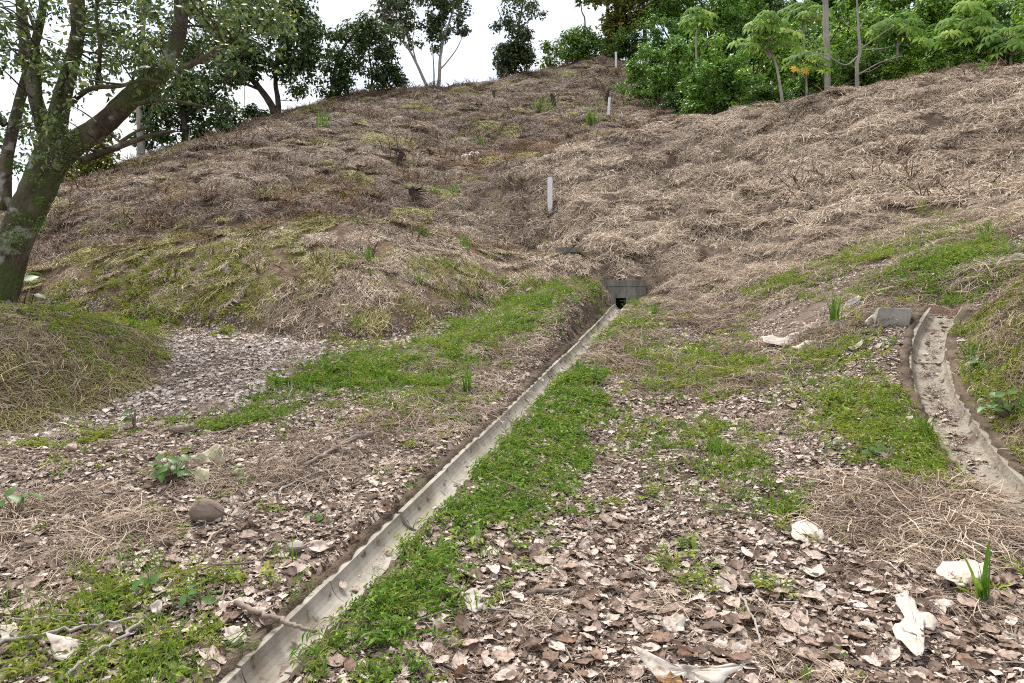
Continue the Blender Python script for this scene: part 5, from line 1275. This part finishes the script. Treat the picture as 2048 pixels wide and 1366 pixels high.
leafy_plant(30, 1035, 'pale broad-leaved seedling by the straw heap at the left edge', 6, .10, .13, .10, 93, 'seedling')
leafy_plant(400, 1215, 'heart-leaved seedling in the weeds left of the drain', 8, .075, .09, .14, 94, 'seedling')
leafy_plant(300, 1190, 'light green seedling leaning over the lower left weeds', 8, .07, .10, .12, 95, 'seedling')
leafy_plant(480, 965, 'small pale-leaved plant right of the cream torn leaf', 6, .08, .07, .10, 96)
leafy_plant(1740, 905, 'broad-leaved creeper patch left of the silted drain', 26, .075, .07, .34, 97)
leafy_plant(1960, 740, 'bluish broad-leaved plant on the rough bank above the silted drain', 14, .08, .13, .18, 98)
leafy_plant(2020, 840, 'dark leafy plant at the right edge over the silted drain', 26, .09, .20, .25, 99)
leafy_plant(270, 860, 'upright light green plant on the edge of the track', 7, .12, .18, .08, 90)
leafy_plant(650, 1040, 'small broad-leaved seedling in the litter beside the drain', 6, .07, .06, .09, 89)

# ------------------------------------------------------------------ big dry leaves, each with its own outline
def big_leaf(name, label, outline, slope, m, curl=.03, seed=0, lift=.012, group=None, thick=.0025, Y=None):
    """an outline seen in the photograph laid on a tilted plane through its lowest point; rings give it curl and a fold"""
    rng = np.random.default_rng(seed); lo = max(outline, key=lambda q: q[1])
    b = og(*lo) if Y is None else at(*lo, Y); b[2] += lift
    P = []
    for px, py in outline:
        dx, dz = (px - 1024) / F, (683 - py) / F          # point on the plane z = bz + slope*(y-by)
        y = (b[2] - slope * b[1] - CAMZ) / (dz - slope) if abs(dz - slope) > 1e-6 else b[1]
        P.append(np.array([dx * y, y, CAMZ + dz * y]))
    P = np.array(P) - b
    # denser outline
    Q = []
    for p, q in zip(P, np.roll(P, -1, 0)):
        for t in (0, .34, .67): Q.append(p + (q - p) * t + rng.normal(0, .004, 3))
    Q = np.array(Q); c = Q.mean(0); n = len(Q); V = [c]; Fc = []
    nrm = np.array([0, -slope, 1.0]); nrm /= np.linalg.norm(nrm); ax = np.array([1, .3, 0]) / 1.044
    R = np.abs(Q - c).max()
    for s in (.25, .5, .75, 1.0):
        for q in Q:
            p = c + (q - c) * s; a = np.dot(p - c, ax) / R
            h = curl * (a * a * 1.3 + .5 * s * s * math.sin(3 * math.atan2(q[1] - c[1], q[0] - c[0]) + seed)) + rng.normal(0, .003)
            V.append(p + nrm * h)
    for k in range(n): Fc.append((0, 1 + k, 1 + (k + 1) % n))
    for r_ in range(3):
        for k in range(n):
            a = 1 + r_ * n + k; a2 = 1 + r_ * n + (k + 1) % n; Fc.append((a, a + n, a2 + n, a2))
    o = mesh_obj(name, V, Fc, m); o.location = b
    sm = o.modifiers.new('thickness', 'SOLIDIFY'); sm.thickness = thick
    return tag(o, label, 'leaf', group)
BL = 'big pale dead leaves'
big_leaf('big_dry_leaf', 'largest bright white folded dead leaf at the lower right', [(1790, 1190), (1812, 1184), (1830, 1200), (1840, 1222), (1874, 1246), (1868, 1260), (1846, 1246), (1850, 1290), (1846, 1318), (1830, 1323), (1800, 1288), (1783, 1256), (1806, 1236)], .30, M['big_leaf'], .025, 1, .05, BL)
big_leaf('big_dry_leaf', 'flat whitish dead leaf behind the broad-bladed grass', [(1872, 1150), (1885, 1128), (1930, 1122), (1958, 1135), (1975, 1150), (1955, 1165), (1935, 1172), (1912, 1186), (1890, 1175)], .38, M['big_leaf'], .03, 2, .04, BL)
big_leaf('curled_dry_leaf', 'long curled pale dead leaf at the lower edge', [(1266, 1294), (1290, 1308), (1330, 1322), (1370, 1334), (1450, 1334), (1490, 1340), (1470, 1352), (1440, 1372), (1400, 1374), (1360, 1358), (1310, 1362), (1290, 1335)], .9, M['big_leaf'], .05, 3, .03, BL)
big_leaf('curled_dry_leaf', 'brown curled underside lying below the long curled pale leaf', [(1310, 1360), (1340, 1345), (1362, 1356), (1366, 1372), (1330, 1374)], 1.2, M['yellow_leaf'] if False else leaf_mat('brown_leaf', [(0, (.36, .19, .08)), (1, (.45, .25, .1))], 'object', .1, .6), .02, 4, .03, BL)
big_leaf('torn_leaf', 'cream torn upright leaf beside the dark leafy plant', [(383, 918), (405, 905), (436, 888), (444, 892), (432, 918), (424, 926), (404, 930), (392, 928)], 1.6, M['big_leaf_cream'], .02, 5, .10, BL)
big_leaf('torn_leaf', 'curled cream strip hanging under the torn upright leaf', [(444, 893), (450, 915), (449, 935), (432, 936), (430, 922), (438, 905)], 3.0, M['big_leaf_cream'], .02, 6, .06, BL)
big_leaf('torn_leaf', 'tan leaf scrap leaning below the torn upright leaf', [(398, 934), (420, 940), (422, 958), (415, 970), (390, 972), (392, 952)], 1.6, M['big_leaf_cream'], .02, 7, .02, BL)
big_leaf('big_dry_leaf', 'crumpled grey dead leaf on the path above the straw heap', [(1650, 992), (1690, 1000), (1735, 1006), (1722, 1026), (1690, 1030), (1672, 1018)], .35, M['big_leaf_grey'], .03, 8, .03, BL)
big_leaf('big_dry_leaf', 'pale dead leaf holding a yellow scrap on the leafy path', [(1584, 1048), (1610, 1042), (1640, 1060), (1650, 1078), (1625, 1085), (1600, 1088), (1583, 1078)], .34, M['big_leaf'], .012, 9, .03, BL)
big_leaf('leaf_scrap', 'small orange-yellow leaf scrap lying on a pale dead leaf', [(1590, 1050), (1600, 1047), (1606, 1052), (1596, 1058)], .5, M['yellow_leaf'], .005, 10, .075)
for i, (ol, sl, mm, lab) in enumerate([
        ([(1522, 676), (1545, 670), (1575, 680), (1590, 688), (1560, 692), (1530, 688)], .5, 'big_leaf_grey', 'leftmost whitish leaf of the dead leaf pile by the reedy clump'),
        ([(1560, 678), (1588, 665), (1600, 668), (1592, 680), (1572, 684)], .9, 'big_leaf', 'folded pale leaf on the left part of the dead leaf pile'),
        ([(1582, 696), (1610, 684), (1635, 680), (1630, 692), (1606, 702), (1590, 704)], .8, 'big_leaf', 'pale leaf in front of the reedy grass clump'),
        ([(1604, 652), (1640, 650), (1660, 646), (1650, 656), (1620, 660)], .7, 'big_leaf_grey', 'narrow grey leaf behind the reedy grass clump'),
        ([(1680, 625), (1692, 605), (1715, 594), (1722, 600), (1702, 612), (1690, 628)], 1.2, 'big_leaf', 'curved white leaf standing behind the concrete block'),
        ([(1726, 650), (1740, 632), (1764, 618), (1768, 628), (1758, 645), (1742, 652)], 1.3, 'big_leaf', 'white leaf leaning on the concrete block'),
        ([(1694, 698), (1722, 684), (1726, 690), (1706, 702)], .8, 'big_leaf_grey', 'small pale leaf strip right of the reedy grass clump'),
        ([(1600, 1245 - 110), (1600, 1140), (1640, 1135), (1650, 1150), (1620, 1158)], .3, 'big_leaf', 'roundish pale leaf on the path below the yellow scrap'),
        ([(925, 1185), (945, 1178), (968, 1186), (965, 1205), (940, 1206), (922, 1200)], .35, 'big_leaf_grey', 'broad round pale leaf right of the weeds by the drain'),
        ([(930, 1210), (950, 1202), (968, 1212), (960, 1224), (935, 1224)], .4, 'big_leaf', 'white oval leaf below the broad round pale leaf'),
        ([(1325, 1240), (1350, 1232), (1372, 1245), (1368, 1264), (1340, 1266), (1325, 1258)], .45, 'big_leaf', 'pale flat leaf in the middle of the lower litter'),
        ([(95, 1275), (140, 1275), (160, 1290), (150, 1318), (120, 1322), (105, 1300)], .5, 'big_leaf_grey', 'pinkish flat leaf lying under the long grey stick'),
        ([(0, 1258), (30, 1245), (50, 1262), (30, 1280), (0, 1285)], .4, 'big_leaf_grey', 'pale leaf at the left edge among the weeds'),
        ([(302, 1212), (322, 1200), (328, 1218), (318, 1232), (304, 1228)], .9, 'big_leaf_grey', 'upright pale leaf beside the heart-leaved seedling'),
        ([(450, 1260), (480, 1255), (490, 1275), (470, 1290), (452, 1280)], .5, 'big_leaf_grey', 'grey crumpled leaf beside the branch on the drain')]):
    big_leaf('dry_leaf', lab, ol, sl, M[mm], .02, 20 + i, .11 if i < 7 else .035, BL)
for i, (px, py, w, lab) in enumerate([(935, 315, 15, 'whitish dead leaf on the hill left of the rust patch'), (948, 310, 14, 'small whitish dead leaf curled on the hill above the rust patch'), (1038, 330, 13, 'whitish dead leaf at the right end of the rust patch'), (1233, 243, 9, 'tiny white dead leaf right of the leaning peg'), (690, 435, 13, 'whitish dead leaf on the bench above the cut bank'), (1095, 315, 10, 'whitish dead leaf on the gully edge')]):
    big_leaf('hill_leaf', lab, [(px - w, py), (px - w * .3, py - w * .5), (px + w * .5, py - w * .4), (px + w, py + w * .1), (px + w * .2, py + w * .35), (px - w * .6, py + w * .3)], 1.2, M['big_leaf_grey'], .04, 50 + i, .10, BL)

# ------------------------------------------------------------------ sticks, coconut, stone, block, stumps
def stick(label, pts, r0, r1, m='stick', seed=0, lift=.02, side=(), name='fallen_branch'):
    P = [on_ground(*p, base) if 'across the straight' in label else og(*p) for p in pts]; b = P[0].copy(); root = tag(empty(name, b), label, 'branch'); rng = np.random.default_rng(seed)
    Q = [p - b + np.array([0, 0, lift + r0 * .6]) for p in P]
    path = smooth_path(Q, 6, .003 + min(r0, .01) * .3, seed); mb = MB(); mb.tube(path, np.linspace(r0, r1, len(path)), 8, True, .12, seed); mb.build('stem', M[m], root)
    for (i, dx, dy, dz) in side:
        a = path[i]; mb = MB(); e = a + np.array([dx, dy, dz]); mb.tube(smooth_path([a, (a + e) / 2 + rng.normal(0, .015, 3), e], 4), np.linspace(r1 * .8, r1 * .3, 9), 6); mb.build('side_twig', M[m], root)
stick('brown branch lying across the straight drain', [(470, 1222), (510, 1238), (560, 1258), (592, 1272), (632, 1282)], .015, .009, 'stick', 1, .03, ((8, .06, .02, .03),))
stick('long thin grey stick across the lower left weeds', [(-20, 1318), (80, 1296), (180, 1275), (285, 1262)], .009, .006, 'stick_grey', 2, .05)
stick('grey stick running down to the lower edge at the left', [(285, 1264), (230, 1305), (180, 1340), (120, 1385)], .009, .007, 'stick_grey', 3, .04)
stick('crooked brown twig under the long grey stick', [(30, 1345), (70, 1320), (95, 1325), (130, 1345)], .009, .006, 'stick', 4, .03)
stick('dead branch on the litter left of the drain', [(610, 945), (660, 915), (700, 892), (745, 880)], .014, .024, 'stick', 5, .04, ((4, -.1, .05, .05), (9, .12, .06, .06)))
stick('thin grey branch below the dead branch left of the drain', [(545, 1000), (600, 970), (660, 950), (720, 945)], .008, .004, 'stick_grey', 6, .03, ((6, .08, .08, .06),))
stick('short thick log piece lying behind the torn leaf', [(345, 872), (368, 868), (392, 864)], .042, .038, 'stick', 7, .02, (), 'log_piece')
stick('half-buried stick in the middle of the lower litter', [(1055, 1196), (1095, 1195), (1138, 1194)], .014, .010, 'stick', 8, .02)
stick('curved thin root on the litter near the lower edge', [(1080, 1280), (1105, 1310), (1140, 1330), (1200, 1325)], .006, .004, 'stick', 9, .03)
stick('thin dead stem leaning on the litter right of the path centre', [(1480, 1205), (1500, 1240), (1512, 1275), (1520, 1310)], .008, .005, 'stick_grey', 10, .04)
stick('brown twig beside the coconut', [(330, 1000), (365, 1018), (400, 1050), (430, 1062)], .007, .005, 'stick', 11, .03)
stick('forked twig lying between coconut and drain', [(520, 1130), (540, 1105), (562, 1085)], .008, .005, 'stick', 12, .02, ((5, .08, .02, .02),))
stick('thin dark twig lying in the straight drain', [(868, 965), (880, 975), (905, 962)], .006, .004, 'stick', 13, .0)

bm = bmesh.new(); bmesh.ops.create_uvsphere(bm, u_segments=28, v_segments=18, radius=1)
for v in bm.verts:
    x0, y0, z0 = v.co; a = math.atan2(y0, z0); k = 1 + .05 * math.cos(3 * a) * (1 - abs(x0)) + .015 * math.sin(9 * a + 5 * x0)
    v.co = Vector((x0 * .115 * (1 + .05 * x0), y0 * .082 * k, z0 * .080 * k))
me = bpy.data.meshes.new('coconut'); bm.to_mesh(me); bm.free(); me.materials.append(M['husk']); me.polygons.foreach_set('use_smooth', np.ones(len(me.polygons), bool))
o = bpy.data.objects.new('coconut', me); COL.objects.link(o); p = og(412, 1045); o.location = (p[0], p[1], gz(p[0], p[1]) + .07); o.rotation_euler = (.2, .08, -.15)
tag(o, 'old brown coconut husk lying in the dry leaf litter', 'coconut')
def rock(name, label, px, py, s, m, seed, cat='stone', sq=(1, .8, .7)):
    rng = np.random.default_rng(seed); bm = bmesh.new(); bmesh.ops.create_icosphere(bm, subdivisions=3, radius=1)
    D = rng.normal(0, 1, (9, 3)); D /= np.linalg.norm(D, axis=1, keepdims=True)
    for v in bm.verts:
        c = np.array(v.co)
        for d in D:
            e = c @ d - .72
            if e > 0: c = c - d * e * .9
        v.co = Vector(c * np.array(sq) * s)
    me = bpy.data.meshes.new(name); bm.to_mesh(me); bm.free(); me.materials.append(M[m])
    o = bpy.data.objects.new(name, me); COL.objects.link(o); p = og(px, py); o.location = (p[0], p[1], p[2] + s * .3); o.rotation_euler = (0, 0, seed)
    return tag(o, label, cat)
rock('stone', 'grey angular stone in the litter close to the drain', 592, 1105, .058, 'stone', 3)
rock('stone', 'small pale stone on the rough bank above the silted drain', 1988, 785, .035, 'peg', 4)
rock('stone', 'grey stone at the right edge of the upper slope', 2035, 525, .11, 'stone', 6)
bm = bmesh.new(); bmesh.ops.create_cube(bm, size=1)
for v in bm.verts: v.co = Vector((v.co.x * .36, v.co.y * .22, v.co.z * .26)) + Vector((.03 * (v.co.z > 0), 0, .02 * (v.co.x > 0)))
bmesh.ops.bevel(bm, geom=list(bm.edges), offset=.012, segments=2, affect='EDGES')
me = bpy.data.meshes.new('concrete_block'); bm.to_mesh(me); bm.free(); me.materials.append(M['block'])
o = bpy.data.objects.new('concrete_block', me); COL.objects.link(o); p = og(1785, 652); o.location = (p[0], p[1] + .05, p[2] + .07); o.rotation_euler = (.06, .10, -.3)
tag(o, 'tilted grey concrete block half buried near the head of the silted drain', 'block')
bm = bmesh.new(); bmesh.ops.create_cube(bm, size=1)
for v in bm.verts: v.co = Vector((v.co.x * .55, v.co.y * .35, v.co.z * .10))
bmesh.ops.bevel(bm, geom=list(bm.edges), offset=.012, segments=2, affect='EDGES')
me = bpy.data.meshes.new('concrete_slab'); bm.to_mesh(me); bm.free(); me.materials.append(M['headwall'])
o = bpy.data.objects.new('concrete_slab', me); COL.objects.link(o); p = og(1138, 503); o.location = (p[0], p[1] + .1, p[2] + .04); o.rotation_euler = (.1, 0, .05)
tag(o, 'thin concrete slab edge showing in the grass up left of the culvert', 'slab', None, 'thing')

def stump(px, py, h, r, label, seed, name='stump'):
    p = og(px, py); mb = MB(); rng = np.random.default_rng(seed); path = [(0, 0, -.2), (.0, 0, h * .3), (rng.normal(0, .06), 0, h * .7), (rng.normal(0, .1), 0, h)]
    root = tag(empty(name, p), label, 'stump'); mb.tube(smooth_path([np.array(q) for q in path], 4), np.linspace(r * 1.3, r * .7, 13), 9, True, .22, seed); mb.build('trunk', M['stump'], root)
    mb = MB()
    for k in range(5):
        a = rng.uniform(0, 6.283); z = h * rng.uniform(.4, 1); mb.tube([(0, 0, z * .8), (math.cos(a) * r * 2, math.sin(a) * r * 2, z), (math.cos(a) * r * 2.6, math.sin(a) * r * 2.6, z * rng.uniform(.7, 1.3))], [r * .22, r * .15, r * .06], 5)
    mb.build('dead_shoot', M['stump'], root)
stump(1214, 212, .8, .08, 'dark stump standing right behind the leaning peg', 1)
stump(1182, 262, .55, .05, 'charred stump with a green tuft above the gully', 2)
stump(798, 330, .55, .07, 'tall dark stump in the middle of the hill', 3)
stump(722, 350, .22, .14, 'squat dark stump low in the middle of the hill', 4)
stump(1108, 218, .7, .10, 'dark bushy stump high on the hill under the vine-hung tree', 5)
stump(643, 358, .25, .09, 'dark broken stump left of the squat stump', 6)
stump(1325, 225, .7, .09, 'dark stump at the foot of the wood near the dip', 7)
stump(60, 655, .2, .03, 'small broken stump under the seedling on the left mound', 8)
stump(828, 395, .25, .12, 'dark stump where the hill meets the bench', 9)
stump(990, 205, .6, .08, 'thin dark stump below the skyline', 10)
